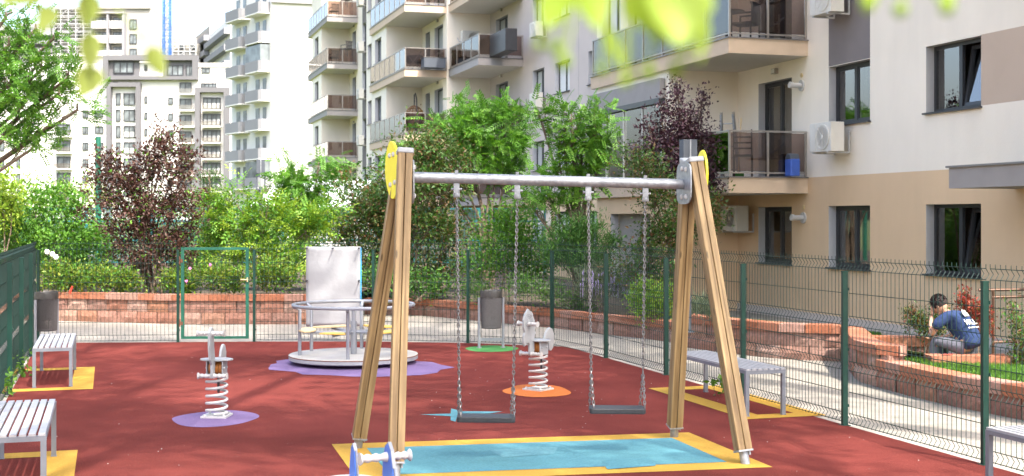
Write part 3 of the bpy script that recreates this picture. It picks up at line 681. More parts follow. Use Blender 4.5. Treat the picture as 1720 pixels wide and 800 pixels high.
for r_ in range(8):
    y = 164 + 27.3 * r_
    if y > 355: break
    fwin(195, 203, y - 7, y + 13, 0, 1); fwin(208, 227, y - 7, y + 13, rn.randint(0, 1), 2); fwin(243, 247.5, y - 2, y + 10, 0, 1); fwin(283, 291, y, y + 12, 0, 1)
    fwin(302, 322, y - 25, y - 7, 0, 2); fwin(341, 371, y, y + 20, 1, 4)
    if r_ > 0: fwin(160, 174, y - 6, y + 6); fwin(139, 149, y - 6, y + 7)
    if r_ > 1: fwin(96, 119, y - 10, y + 9, 0, 2)
    if r_ > 1: fwin(28, 34, y - 8, y + 8, 0, 1); fwin(0, 8, y - 8, y + 8, 0, 1)
    for (p0, p1, yy) in ((302, 329, y - 6), (94, 123, y + 10), (341, 372, y + 21)):
        if p0 == 94 and r_ < 2: continue
        b = MB(); b.box(fx(p0), fx(p1), D - 1.3, D, fz(yy + 2.5), fz(yy), 0); o = b.build('balcony', 'far_white', fb)
        b = MB(); b.box(fx(p0) + .05, fx(p1) - .05, D - 1.28, D - 1.22, fz(yy), fz(yy - 8)); b.build('glass_panel', 'glass_clear', o)
# tower with scaffolding behind
D = 320.0; k_ = D / FPX
ft = far_building('apartment_tower', 'cream tower block partly wrapped in scaffolding above the white block, left of the blue crane')
fbox(ft, 'wall', 92, 253, 15, 130, 0, 20, 'far_cream'); fbox(ft, 'wall', 253, 268, 31, 130, .3, 20, 'far_cream'); fbox(ft, 'roof', 92, 253, 13, 15.1, -.6, 20, 'far_cream')
for p in (185, 211): fbox(ft, 'pier', p - 1.6, p + 1.6, 22, 130, -2.2, 0.1, 'far_lgrey')
fbox(ft, 'roof', 157, 213, 23, 25, -2.4, 0.1, 'far_cream')
for r_ in range(5):
    y = 27 + 24.6 * r_
    for (p0, p1) in ((158, 183), (188, 209)):
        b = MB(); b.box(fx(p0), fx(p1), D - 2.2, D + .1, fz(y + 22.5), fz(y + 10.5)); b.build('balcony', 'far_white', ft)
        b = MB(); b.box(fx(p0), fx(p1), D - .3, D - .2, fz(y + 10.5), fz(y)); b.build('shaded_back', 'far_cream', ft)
        fwin(p0 + 3, p1 - 3, y + 3, y + 12, 0, 3, par=ft, dd=-.3)
    fwin(218, 230, y + 6, y + 22, 0, 2, par=ft)
    fwin(129, 141, y, y + 12, 0, 2, par=ft)
    fwin(96, 104, y + 2, y + 12, 0, 1, par=ft)
def scaffolding(label, p0, p1, y0, y1, nx, nz, dd=-1.5, loc=None):
    r = empty('scaffolding', label, 'scaffolding', (fx(p0), D + dd, 0)); o_ = Vector((fx(p0), D + dd, 0))
    b = MB()
    for i in range(nx + 1):
        x = fx(p0 + (p1 - p0) * i / nx); b.bar(Vector((x, D + dd, fz(y1))) - o_, Vector((x, D + dd, fz(y0 - 3))) - o_, .16, .16)
        b.bar(Vector((x, D + dd + 1.1, fz(y1))) - o_, Vector((x, D + dd + 1.1, fz(y0))) - o_, .12, .12)
    b.build('upright', 'scaffold', r)['kind'] = 'stuff'
    b = MB(); c = MB()
    for j in range(nz + 1):
        z = fz(y1 + (y0 - y1) * j / nz)
        for dz in (.9, 1.5): b.bar((0, 0, z + dz), (fx(p1) - fx(p0), 0, z + dz), .10, .10)
        b.bar((0, 0, z), (fx(p1) - fx(p0), 0, z), .16, .16)
        p = MB(); p.box(0, fx(p1) - fx(p0), .05, 1.1, z - .08, z + .02); p.build('deck', 'far_cream', r)
    b.build('guard_rail', 'scaffold', r)['kind'] = 'stuff'
    b = MB()
    for i in range(nx):
        for j in range(nz):
            if (i + j) % 3 == 0:
                xa, xb = fx(p0 + (p1 - p0) * i / nx) - fx(p0), fx(p0 + (p1 - p0) * (i+1) / nx) - fx(p0); b.bar((xa, 0, fz(y1 + (y0-y1) * j / nz)), (xb, 0, fz(y1 + (y0-y1) * (j+1) / nz)), .1, .1)
    b.build('brace', 'scaffold', r)['kind'] = 'stuff'
scaffolding('pale scaffolding on the left half of the cream tower', 93, 156, 16, 130, 5, 9)
f3 = far_building('apartment_block', 'half finished block with scaffolding and grey balconies between the crane and the near white tower')
fbox(f3, 'wall', 262, 330, 70, 130, 4, 24, 'far_cream')
for r_ in range(3):
    for p in (295, 313): fwin(p, p + 9, 71 + 14 * r_, 80 + 14 * r_, 0, 2, par=f3, dd=4)
# right wing climbs towards the viewer
wing = [(327, 58, 340), (352, 50, 318), (387, 40, 290)]
for i in range(2):
    (pa, ya, da), (pb, yb, db) = wing[i], wing[i+1]; a, c = W(pa, ya, da), W(pb, yb, db); z1 = (a.z + c.z) / 2
    b = MB(); b.prism([(a.x, a.y), (c.x, c.y), (c.x + 6, c.y + 6), (a.x + 6, a.y + 6)], 0, z1); b.build('wall', 'far_white' if i else 'far_cream', f3)
    for r_ in range(4):
        zz = z1 - 1.6 - 3.6 * r_; n = (c - a); n = Vector((n.y, -n.x, 0)).normalized() * (-1 if n.y > 0 else 1) * -1.4
        if n.y > 0: n = -n
        b = MB(); b.prism([(a.x + n.x, a.y + n.y), (c.x + n.x, c.y + n.y), (c.x, c.y), (a.x, a.y)], zz - 2.0, zz - .7); b.build('balcony', 'far_lgrey', f3)
scaffolding('pale scaffolding on the half finished block right of the blue crane', 268, 326, 62, 130, 6, 6, dd=1.5)
f4 = far_building('apartment_block', 'pale slab block with dark balconies at the left edge behind the leafy tree')
fbox(f4, 'wall', -90, 33, 52, 130, -20, 0, 'far_cream'); fbox(f4, 'wall', 30, 96, 40, 130, 0, 12, 'far_lgrey')
for r_ in range(3):
    fwin(2, 18, 70 + 22 * r_, 78 + 22 * r_, 0, 4, par=f4, dd=-20); fwin(34, 52, 49 + 13 * r_, 57 + 13 * r_, 0, 2, par=f4)
    b = MB(); b.box(fx(56), fx(91), D - 2.5, D, fz(62 + 14 * r_), fz(55 + 14 * r_)); b.build('balcony', 'far_lgrey', f4)
# blue tower crane mast
D = 270.0; k_ = D / FPX
cr = empty('tower_crane', 'blue lattice mast of a tower crane rising above the far blocks', 'crane', (fx(280.5), D, 0))
hw = 5.3 * k_
for x, y in ((-hw, -hw), (hw, -hw), (hw, hw), (-hw, hw)): b = MB(); b.bar((x, y, 0), (x, y, 62), .20, .20); b.build('mast_leg', 'crane', cr)
b = MB(); z = 1; i = 0
while z < 60:
    for (a, c) in (((-hw, -hw), (hw, -hw)), ((hw, -hw), (hw, hw)), ((hw, hw), (-hw, hw)), ((-hw, hw), (-hw, -hw))):
        b.bar((*a, z), (*c, z), .07, .07); b.bar((*(a if i % 2 else c), z), (*(c if i % 2 else a), z + 1.25), .07, .07)
    z += 1.25; i += 1
b.build('lattice', 'crane', cr)['kind'] = 'stuff'

# white tower beside the building (grey rounded balconies)
TZ = R(107)
tw = empty('apartment_tower', 'tall white tower with a blank sunlit end wall and two stacks of grey balconies', 'building', tuple(W(456, 366, 130)[:2]) + (0,), 0)
b = MB(); b.prism([(0, 0), (12, 3.6), (8, 18), (-5.8, 8.6)], 0, 50); b.build('wall', 'far_white', tw)
b = MB(); b.prism([(0.02, -.35), (12.2, 3.3), (12, 3.7), (0, .1)], 23.6, 25.3); o = b.build('roof_rail', 'far_lgrey', tw)
fd = Vector((-5.8, 8.6, 0)).normalized(); fn_ = Vector((-fd.y, fd.x, 0)); fn_ = fn_ if fn_.y < 0 else -fn_
def tq(s, t): p = fd * s + fn_ * t; return (p.x, p.y)
for r_ in range(7):
    z = H + (366 - (103 + 49.2 * (r_ - .0))) * 130 / FPX + .2       # floor of each balcony
    z = 2.25 + (366 - 304 + 49.2 * r_) * 130 / FPX - .8
    for (s0, s1, t_) in ((.35, 4.3, 1.15), (5.4, 9.6, 1.15)):
        b = MB(); b.prism([tq(s0, 0), tq(s0, t_ * .8), tq(s0 + .3, t_), tq(s1 - .3, t_), tq(s1, t_ * .8), tq(s1, 0)], z, z + .12, mi=1); b.prism([tq(s0, t_ * .8), tq(s0 + .3, t_), tq(s1 - .3, t_), tq(s1, t_ * .8), tq(s1 - .1, t_ * .8 - .06), tq(s1 - .32, t_ - .07), tq(s0 + .32, t_ - .07), tq(s0 + .1, t_ * .8 - .06)], z + .13, z + 1.15, mi=0)
        b.prism([tq(s0, 0), tq(s0, t_ * .8), tq(s0 + .08, t_ * .8), tq(s0 + .08, 0)], z + .13, z + 1.15, mi=0); b.prism([tq(s1, 0), tq(s1, t_ * .8), tq(s1 - .08, t_ * .8), tq(s1 - .08, 0)], z + .13, z + 1.15, mi=0)
        b.build('balcony', ['far_lgrey', 'far_white'], tw)
        for (a_, c_) in ((s0 + .9, s0 + 1.7), (s0 + 2.6, s0 + 3.5)):
            b = MB(); b.prism([tq(a_, .06), tq(c_, .06), tq(c_, -.1), tq(a_, -.1)], z + .15, z + 2.4); b.build('window', 'far_glass', tw)
    if r_ in (0, 4): 
        b = MB(); b.prism([tq(.45, 0), tq(.45, 1.0), tq(4.2, 1.0), tq(4.2, 0)], z + 1.16, z + 2.75); b.build('glazed_loggia', 'far_glass', tw)

# low white-roofed shed, teal court fence, green pole, lamps
sh = empty('shed', 'low white shed with a ribbed sheet roof behind the trees', 'shed', tuple(W(428, 366, 50)[:2]) + (0,))
b = MB(); b.box(.1, 3.7, 0, 6, 0, 2.7); b.build('wall', 'far_white', sh)
b = MB(); b.add([(-.1, -.6, 2.6), (3.9, -.6, 2.6), (3.9, 6, 3.75), (-.1, 6, 3.75), (-.1, -.6, 2.68), (3.9, -.6, 2.68), (3.9, 6, 3.83), (-.1, 6, 3.83)], [(3,2,1,0),(4,5,6,7),(0,1,5,4),(1,2,6,5),(2,3,7,6),(3,0,4,7)])
for i in range(14): x = .05 + i * .29; b.bar((x, -.6, 2.71), (x, 6, 3.86), .07, .06)
b.build('roof', 'roofsheet', sh)
tf = empty('court_fence', 'teal mesh fence of a sports court behind the purple tree', 'fence', (-18, 48, 0))
for i in range(9): b = MB(); b.box(i * 2.4 - .04, i * 2.4 + .04, -.04, .04, 0, 2.62); b.build('post', 'teal', tf)
for z in (.6, 1.4, 2.1, 2.55): b = MB(); b.box(0, 19.2, -.03, .03, z, z + .06); b.build('rail', 'teal', tf)
b = MB()
for i in range(190): x = .1 * i + .05; b.bar((x, 0, .1), (x, 0, 2.55), .015, .015)
for i in range(24): b.bar((0, 0, .2 + .1 * i), (19.2, 0, .2 + .1 * i), .015, .015)
b.build('wire_mesh', 'teal', tf)['kind'] = 'stuff'
gp = empty('pole', 'tall green pole standing in front of the white block beside the purple tree', 'pole', tuple(W(165, 366, 44)[:2]) + (0,))
b = MB(); b.tube([(0, 0, 0), (0, 0, H + 136 * 44 / FPX)], .09, 10); b.build('shaft', 'gategreen', gp, True)
b = MB(); b.lathe([(.16, 0), (.16, .03), (.09, .04)]); b.build('base_plate', 'gategreen', gp)

def street_lamp(label, loc, top):
    r = empty('street_lamp', label, 'lamp post', loc, R(12), 'square headed lamp posts'); h = top - loc[2]
    b = MB(); b.tube([(0, 0, 0), (0, 0, h - .75)], .052, 12); b.lathe([(.1, 0), (.1, .02), (.06, .03)]); b.build('shaft', 'lamp_grey', r, True)
    b = MB()
    for x in (-.11, .11): b.box(x - .02, x + .02, -.02, .02, h - .80, h - .38)
    b.box(-.13, .13, -.06, .06, h - .84, h - .80); b.build('head_frame', 'lamp_grey', r)
    b = MB(); b.box(-.112, .112, -.10, .10, h - .38, h, 0); b.box(-.012, .012, -.108, -.10, h - .38, h, 1); b.build('lamp_head', ['lamp_grey', 'galv'], r)
    return r
p = W(1156, 366, 20.6); street_lamp('grey lamp post with a square slotted head behind the right swing legs', (p.x, p.y, .45), H + 131 * 20.6 / FPX)
p = W(438, 366, 36); street_lamp('dark lamp post with a square head left of the white shed roof', (p.x, p.y, .5), H + 98 * 36 / FPX)

# the block across the path, outside the left edge; the windows on the right mirror it
ob = empty('apartment_building', 'beige apartment block with balconies across the yard, outside the left edge', 'building', (-24, -30, 0), R(90 - 6))
b = MB(); b.box(0, 52, 0, 10, 0, 15.5); b.build('wall', 'white_wall', ob)
for k in range(5):
    for i in range(6):
        x = 2.5 + 8.4 * i; b = MB(); b.box(x, x + 4.2, -1.5, .02, 2.6 + 2.9 * k, 2.85 + 2.9 * k, 0); b.box(x + .05, x + 4.15, -1.48, -1.42, 2.85 + 2.9 * k, 3.8 + 2.9 * k, 1); b.build('balcony', ['fascia_tan', 'glass_brown'], ob)
        w_ = MB(); w_.box(x + 5, x + 6.6, -.03, .05, 1.3 + 2.9 * k, 2.5 + 2.9 * k); w_.box(x + 1, x + 2.4, -.03, .05, .3 + 2.9 * k, 2.4 + 2.9 * k); w_.build('window', 'far_glass', ob)

# ------------------------------------------------------------------ the double swing
FL, NL, FR, NR = G(600, 757), G(664, 806), G(1132, 738), G(1253, 784)
cL = (FL + NL) / 2; cR = (FR + NR) / 2
PL = W(678, 253, cL.y + .02); PR = W(1162, 268, cR.y - .02)
sc_ = (cL + cR) / 2
swing = empty('swing', 'wooden double swing with a galvanised top bar and two black seats', 'swing', tuple(sc_))
bd = (PR - PL); bd.z = 0; bd.normalize(); ad_ = Vector((bd.y, -bd.x, 0))        # ad_ points to the near side
def frame_obj(o, origin, zdir, xhint):
    z = zdir.normalized(); x = (xhint - z * xhint.dot(z)).normalized(); y = z.cross(x)
    o.matrix_local = Matrix(((x.x, y.x, z.x, origin.x), (x.y, y.y, z.y, origin.y), (x.z, y.z, z.z, origin.z), (0, 0, 0, 1))); return o
def swing_leg(foot, top, side):
    top = top + ad_ * side * .085 - Vector((0, 0, .04)); d = top - foot; L = d.length
    f = MB(); f.tube([(0, 0, -.02), (0, 0, .15)], .042, 14); f.box(-.07, .07, -.07, .07, .135, .15); f.box(.045, .06, -.02, .02, .10, .14)
    leg = f.build('leg', 'galv', swing, True); frame_obj(leg, foot - sc_, d, bd)
    for s in (-1, 1):
        b = MB(); x0, x1 = (.003, .066) if s > 0 else (-.066, -.003)
        g = .004; b.prism([(x0 + g, -.064), (x1 - g, -.064), (x1, -.064 + g), (x1, -.004), (x1 - .008, 0), (x1, .004), (x1, .064 - g), (x1 - g, .064), (x0 + g, .064), (x0, .06), (x0, -.06)] if s > 0 else
                          [(x0 + g, -.064), (x1 - g, -.064), (x1, -.06), (x1, .06), (x1 - g, .064), (x0 + g, .064), (x0, .064 - g), (x0, .004), (x0 + .008, 0), (x0, -.004), (x0, -.064 + g)], .15, L)
        b.build('board', 'wood', leg)
    c = MB(); c.prism([(-.075, -.072), (.075, -.072), (.075, .072), (-.075, .072)], L - .002, L + .05); c.build('end_cap', 'palegrey', leg, bevel=.012)
for f_, t_, s_ in ((NL, PL, 1), (FL, PL, -1), (NR, PR, 1), (FR, PR, -1)): swing_leg(f_, t_, s_)
bl_, br_ = W(697, 298, cL.y), W(1158, 310, cR.y)
bdir = (br_ - bl_).normalized()
b = MB(); b.tube([bl_ - bdir * .05 - sc_, br_ - sc_], .049, 20); b.build('top_bar', 'galv', swing, True)
def plate(center, side, w_, h, m, name, shape=2.2, t=.014):
    "flat plate whose normal runs along the bar"
    poly = []; n = 28
    for i in range(n):
        a = 2 * math.pi * i / n; poly.append((abs(math.cos(a)) ** (2/shape) * math.copysign(w_/2, math.cos(a)), abs(math.sin(a)) ** (2/shape) * math.copysign(h/2, math.sin(a))))
    b = MB(); b.prism(poly, -t/2, t/2, 'x'); o = b.build(name, m, swing); o.location = center - sc_; o.rotation_euler = (0, 0, math.atan2(bd.y, bd.x))
    for a_, c_ in ((-.075, .13), (.03, .14), (-.075, -.13), (.05, -.13)): k = MB(); k.ball(Vector((side * t / 2, a_, c_)), .026, 8, sq=(.8, 1, 1)); k.build('bolt_cap', 'white_plastic', o, True)
    return o
for c_, sg in ((PL, -1), (PR, 1)):
    base = Vector((c_.x, c_.y, 2.60)); plate(base - bd * sg * .078 + Vector((0, 0, -.02)), -sg, .24 if sg < 0 else .40, .40, 'galv', 'joint_plate', 4.0)
    y = plate(base + bd * sg * .09 + Vector((0, 0, .09 if sg < 0 else .03)) - ad_ * (.09 if sg < 0 else -.02), sg, .38 if sg < 0 else .32, .54, 'yel_plastic', 'yellow_plate', 1.8, .02)
    y.rotation_euler.x = R(-9) if sg < 0 else R(9); y.rotation_euler.z += R(12) if sg < 0 else 0
# hangers, chains, seats
def chain(b, a, c):
    a, c = Vector(a), Vector(c); L = (c - a).length; n = int(L / .031); d = (c - a) / n; up = Vector((0, 1, 0)); x = d.cross(up).normalized(); y = x.cross(d).normalized()
    for i in range(n):
        m = a + d * (i + .5); s = x if i % 2 else y; pts = []
        for k in range(9): t = 2 * math.pi * k / 8; pts.append(m + d.normalized() * .0235 * math.cos(t) + s * .0105 * math.sin(t))
        b.tube(pts, .0054, 4, cap=False)
def swing_seat(pxs, pxb, seat_z, label_off):
    "two hangers and two chains that split in a V over the seat"
    tops = [];
    for p_ in pxs:
        t = (p_ - 697) / (1158 - 697); q = bl_.lerp(br_, max(0, t) ); Yq = q.y; q = Vector(((p_ - 860) / FPX * Yq, Yq, q.z)); tops.append(q)
        h = MB(); h.box(-.026, .026, -.03, .03, -.135, -.045); h.tube([(-.05, 0, -.1), (.05, 0, -.1)], .012, 8); h.lathe([(.03, -.175), (.035, -.16), (.03, -.135)], n=12); h.box(-.015, .015, -.02, .02, -.045, .075)
        h.build('hanger', 'galv', swing, True).location = q - sc_
    mid = (tops[0] + tops[1]) / 2; Yq = mid.y; ends = [Vector(((p_ - 860) / FPX * Yq, Yq, seat_z)) for p_ in pxb]
    for T, E in zip(tops, ends):
        c = MB()
        inn = (mid - T); inn.z = 0; inn.normalize(); kn = E + Vector((0, 0, .42)) + (T - E).normalized() * .0 - inn * 0
        S_ = T - Vector((0, 0, .175)); K = S_.lerp(E, .82)
        chain(c, S_ - sc_, K - sc_)
        for s in (-1, 1): chain(c, K - sc_, E + ad_ * .075 * s - sc_ + Vector((0, 0, .02)))
        c.build('chain', 'chain', swing)
    d = (ends[1] - ends[0]); L = d.length; m = (ends[0] + ends[1]) / 2
    s = MB(); nn = 10; vs = []
    prof = [(-.5, -.08), (-.46, -.10), (.46, -.10), (.5, -.08), (.5, .08), (.46, .10), (-.46, .10), (-.5, .08)]
    for i in range(nn):
        pass
    s.prism([(a_ * (L + .05), b_) for a_, b_ in prof], -.034, .018); o = s.build('seat', 'black', swing, bevel=.010)
    frame_obj(o, m - sc_, Vector((0, 0, 1)).lerp(ad_, .04), d.normalized())
swing_seat((767, 869), (772, 861), .405, 0)
swing_seat((988, 1084), (994, 1079), .44, 0)

# ------------------------------------------------------------------ merry-go-round
mg = empty('merry_go_round', 'grey and white merry-go-round with a hoop rail standing on the violet splash', 'merry-go-round', ((594 - 860) / FPX * 20.1, 20.1, .05))
b = MB(); n = 56
b.lathe([(.96, .03), (.985, .045), (.985, .092)], n=n, mi=0); b.lathe([(.985, .0925), (.99, .10), (.985, .107)], n=n, mi=1); b.lathe([(.985, .1075), (.98, .113)], n=n, mi=2)
b.build('platform', ['palegrey', 'rust', 'deck'], mg, True)
b = MB(); b.lathe([(.30, -.045), (.30, .03)], n=20); b.build('base', 'black', mg)
ring = lambda r, z, n=64: [(r * math.cos(2*math.pi*i/n), r * math.sin(2*math.pi*i/n), z) for i in range(n + 1)]
b = MB(); b.tube(ring(.92, .865), .026, 10, cap=False); b.build('hoop_rail', 'greypaint', mg, True)
for a_ in (-14, 30, 88, 150, 194, 271):
    x, y = .82 * math.cos(R(a_)), .82 * math.sin(R(a_)); b = MB(); b.tube([(x, y, .11), (x, y, .80), (x * 1.12, y * 1.12, .855)], .027, 10); b.build('rail_post', 'greypaint', mg, True)
b = MB(); b.tube([(0, 0, .11), (0, 0, .62)], .05, 14); b.tube([(0, 0, .62), (0, 0, .80)], .03, 12); b.build('centre_post', 'greypaint', mg, True)
for i, (a0, a1, m_) in enumerate(((160, 215, 'plywood'), (95, 150, 'plywood'), (30, 85, 'plywood_y'), (-60, 5, 'plywood_y'), (240, 268, 'plywood_y'))):
    po = []
    for k in range(13): a = R(a0 + (a1 - a0) * k / 12); e = math.sin(math.pi * k / 12) ** .4; po.append((.84 * math.cos(a), .84 * math.sin(a)))
    for k in range(12, -1, -1): a = R(a0 + (a1 - a0) * k / 12); e = math.sin(math.pi * k / 12) ** .5 if 0 < k < 12 else 0; rr = .74 - .17 * e; po.append((rr * math.cos(a), rr * math.sin(a)))
    s = MB(); s.prism(po, .475, .497); o = s.build('seat', m_, mg, bevel=.006)
    am = R((a0 + a1) / 2); k = MB(); k.tube([(.05 * math.cos(am), .05 * math.sin(am), .45), (.78 * math.cos(am), .78 * math.sin(am), .45)], .02, 8); k.build('bracket', 'greypaint', o, True)

# ------------------------------------------------------------------ spring riders
def ellipse(cx_, cz_, rx_, rz_, n=14, a0=0, a1=360): return [(cx_ + rx_ * math.cos(R(a0 + (a1 - a0) * i / n)), cz_ + rz_ * math.sin(R(a0 + (a1 - a0) * i / n))) for i in range(n + 1)]
def grip(y0, y1, z):
    b = MB(); prof = []
    n = 14
    for i in range(n + 1): t = i / n; prof.append(.023 + .004 * math.sin(t * 20) + (.012 if t > .9 else 0) + (.008 if t < .06 else 0))
    b.tube([(0, y0 + (y1 - y0) * i / n, 0) for i in range(n + 1)], prof, 10); return b
def rider(label, loc, rz, hue='palegrey', post=False):
    r = empty('spring_rider', label, 'spring rider', loc, rz, 'spring riders')
    b = MB(); b.box(-.145, .145, -.145, .145, 0, .022)
    for x in (-.11, .11):
        for y in (-.11, .11): b.lathe([(.016, .022), (.016, .034), (.008, .04)], (x, y, 0), 8)
    b.build('base_plate', 'white_plastic', r)
    b = MB(); pts = []; T = 6.0; n = 132
    for i in range(n + 1):
        t = i / n; a = 2 * math.pi * T * t; rr = .113; zz = .045 + .41 * max(0, min(1, (t - .07) / .86)); pts.append((rr * math.cos(a), rr * math.sin(a), zz))
    b.tube(pts, .0155, 8); b.build('spring', 'white_plastic', r, True)
    b = MB(); b.tube([(-.07, 0, .45), (-.07, 0, .26)], .014, 8); b.build('stop_rod', 'black', r)
    b = MB()
    for y in (-.058, -.02, .018, .056): b.tube([(0, y - .016, .545), (0, y + .016, .545)], .072, 18)
    b.build('rubber_block', 'amber', r, True)
    b = MB(); b.box(-.09, .09, -.095, -.083, .46, .63); b.box(-.09, .09, .083, .095, .46, .63); b.box(-.09, .09, -.083, .083, .455, .467)
    for x in (-.05, .05): b.ball((x, -.097, .55), .016, 8); b.ball((x, .097, .55), .016, 8)
    b.build('clamp', 'palegrey', r)
    head = [(.10,.46),(.17,.44),(.20,.47),(.20,.60),(.22,.62),(.27,.62),(.31,.58),(.33,.63),(.33,.72),(.30,.76),(.33,.83),(.33,.92),(.30,.99),(.26,1.03),(.23,1.06),(.20,1.03),(.16,1.02),(.13,.98),(.12,.94),(.09,.90),(.10,.86),(.07,.82),(.09,.78),(.07,.74),(.10,.70),(.10,.64)]
    if post: head = [(.12,.46),(.20,.45),(.21,.60),(.27,.66),(.30,.80),(.30,.96),(.27,1.0),(.23,1.02),(.18,1.01),(.15,.97),(.14,.80),(.10,.64)]
    hz = .95 if post else .865
    b = MB(); b.prism(head, -.014, .014, 'y'); h = b.build('head_board', hue, r, bevel=.004)
    b = MB()
    for q in (() if post else (.03, .055, .08)):
        for s in (-.016, .016): b.tube([(.23 + q * math.cos(R(a)), s, .91 + q * math.sin(R(a))) for a in range(0, 360, 24)], .004, 4)
    b.v and b.build('engraved_rings', 'greypaint', h)
    tail = [(-.09,.46),(-.15,.44),(-.19,.47),(-.20,.52),(-.18,.60),(-.21,.62),(-.23,.56),(-.23,.50),(-.27,.48),(-.32,.52),(-.34,.60),(-.34,.70),(-.30,.77),(-.25,.79),(-.20,.77),(-.16,.73),(-.14,.69),(-.12,.65),(-.09,.63)]
    b = MB(); b.prism(tail, -.014, .014, 'y'); b.build('tail_board', hue, r, bevel=.004)
    b = MB(); po = [(.13 * math.cos(a) * (1 + .1 * math.cos(2 * a)), .185 * math.sin(a)) for a in [2 * math.pi * i / 28 for i in range(28)]]; b.prism(po, .632, .65); b.build('seat', hue, r, bevel=.005)
    for s in (-1, 1):
        grip(s * .014, s * .155, 0).build('handle', 'white_plastic', h, True).location = (.225, 0, hz)
        grip(s * .014, s * .165, 0).build('footrest', 'white_plastic', r, True).location = (.16, 0, .475)
    return r
def put(loc): return (loc.x, loc.y, .026)
rider('grey animal shaped spring rider seen end on, standing on the violet spot', put(G(364, 704)), math.atan2(-1, -.06), post=True)
rider('grey seahorse shaped spring rider with curled tail, standing on the orange spot', put(G(904, 658)), math.atan2(-.80, -.60))
r3 = empty('spring_rider', 'blue boarded spring rider cut off by the bottom edge in front of the swing', 'spring rider', ((628 - 860) / FPX * 7.75, 7.75, .026), R(-64), 'spring riders')
b = MB(); b.box(-.145, .145, -.145, .145, 0, .022); b.build('base_plate', 'white_plastic', r3)
b = MB(); b.tube([(.108 * math.cos(6 * 2 * math.pi * i / 132), .108 * math.sin(6 * 2 * math.pi * i / 132), .045 + .41 * i / 132) for i in range(133)], .0135, 8); b.build('spring', 'white_plastic', r3, True)
b = MB(); b.box(-.12, .12, -.10, .10, .46, .60); b.build('clamp', 'palegrey', r3)
def fin(zt, hw_): return [(-hw_, .5), (hw_ * 1.0, .5), (hw_ * 1.15, .68), (hw_ * .95, zt - .14), (hw_ * .6, zt - .04), (hw_ * .15, zt), (-hw_ * .35, zt - .03), (-hw_ * .75, zt - .13)]
for (yy, zt, hw_, xx) in ((.055, .905, .095, .10), (-.105, .885, .06, -.06)):
    b = MB(); b.prism([(x + xx, z) for x, z in fin(zt, hw_)], yy - .011, yy + .011, 'y', mi=0); h = b.build('side_board', 'toyblue', r3, bevel=.003)
    e = MB(); q = fin(zt + .004, hw_ + .004); 
    for i in range(1, len(q) - 1): e.bar((q[i][0] + xx, yy, q[i][1]), (q[i+1][0] + xx, yy, q[i+1][1]), .02, .006)
    e.build('edge_strip', 'greypaint', h)
    if yy > 0:
        for s in (-1, 1): grip(s * .012, s * (.18 if s < 0 else .135), 0).build('handle', 'white_plastic', h, True).location = (.10, yy, .822)
b = MB(); b.prism([(.15 * math.cos(a), .17 * math.sin(a)) for a in [2 * math.pi * i / 28 for i in range(28)]], .665, .685); o = b.build('seat', 'white_plastic', r3, bevel=.006); o.location = (-.03, -.15, .0)

# ------------------------------------------------------------------ benches
def bench(label, corner, ang, L=2.0, Wd=.50, hgt=.53, proto=[None]):
    if proto[0] is None:
        r = empty('park_bench', label, 'bench', corner, ang, 'backless slatted benches')
        n = 7; f = .045
        for i in range(n):
            y0 = .0 + Wd * i / n + .009; y1 = Wd * (i + 1) / n - .009; b = MB(); b.box(.0, L, y0, y1, hgt - .018, hgt); b.build('slat', 'benchtop', r)
        for x in (.0, L - f):
            b = MB(); b.box(x, x + f, 0, Wd, hgt - .06, hgt - .019); b.build('end_rail', 'bench', r)
            for y in (0, Wd - f): b = MB(); b.box(x + .001, x + f - .001, y + .001, y + f, 0, hgt - .06); b.box(x - .004, x + f + .004, y - .004, y + f + .004, 0, .008); b.build('leg', 'bench', r)
        for y in (.002, Wd - .03): b = MB(); b.box(f, L - f, y, y + .028, hgt - .055, hgt - .019); b.build('side_rail', 'bench', r)
        proto[0] = r; return r
    return dup(proto[0], corner, ang, label)
BA = math.atan2(FD.y, FD.x)
def bcorner(p): return (p.x, p.y, .028)
# corner = near right corner of each bench; local x along FD, local y towards -FN
bench('slatted silver bench standing alone beside the far end of the left fence', bcorner(G(122, 653)), BA, 2.05)
bench('slatted silver bench cut by the left edge, nearer than the other left bench', bcorner(G(94.5, 772) - FD * 2.0), BA)
bench('slatted silver bench along the right fence behind the swing legs', bcorner(G(1320, 701)), BA)
c_ = Vector((3.84, 10.54, 0)) + FN * .50 - FD * 2.0
bench('slatted silver bench at the bottom right corner, cut by the frame', bcorner(c_), BA)

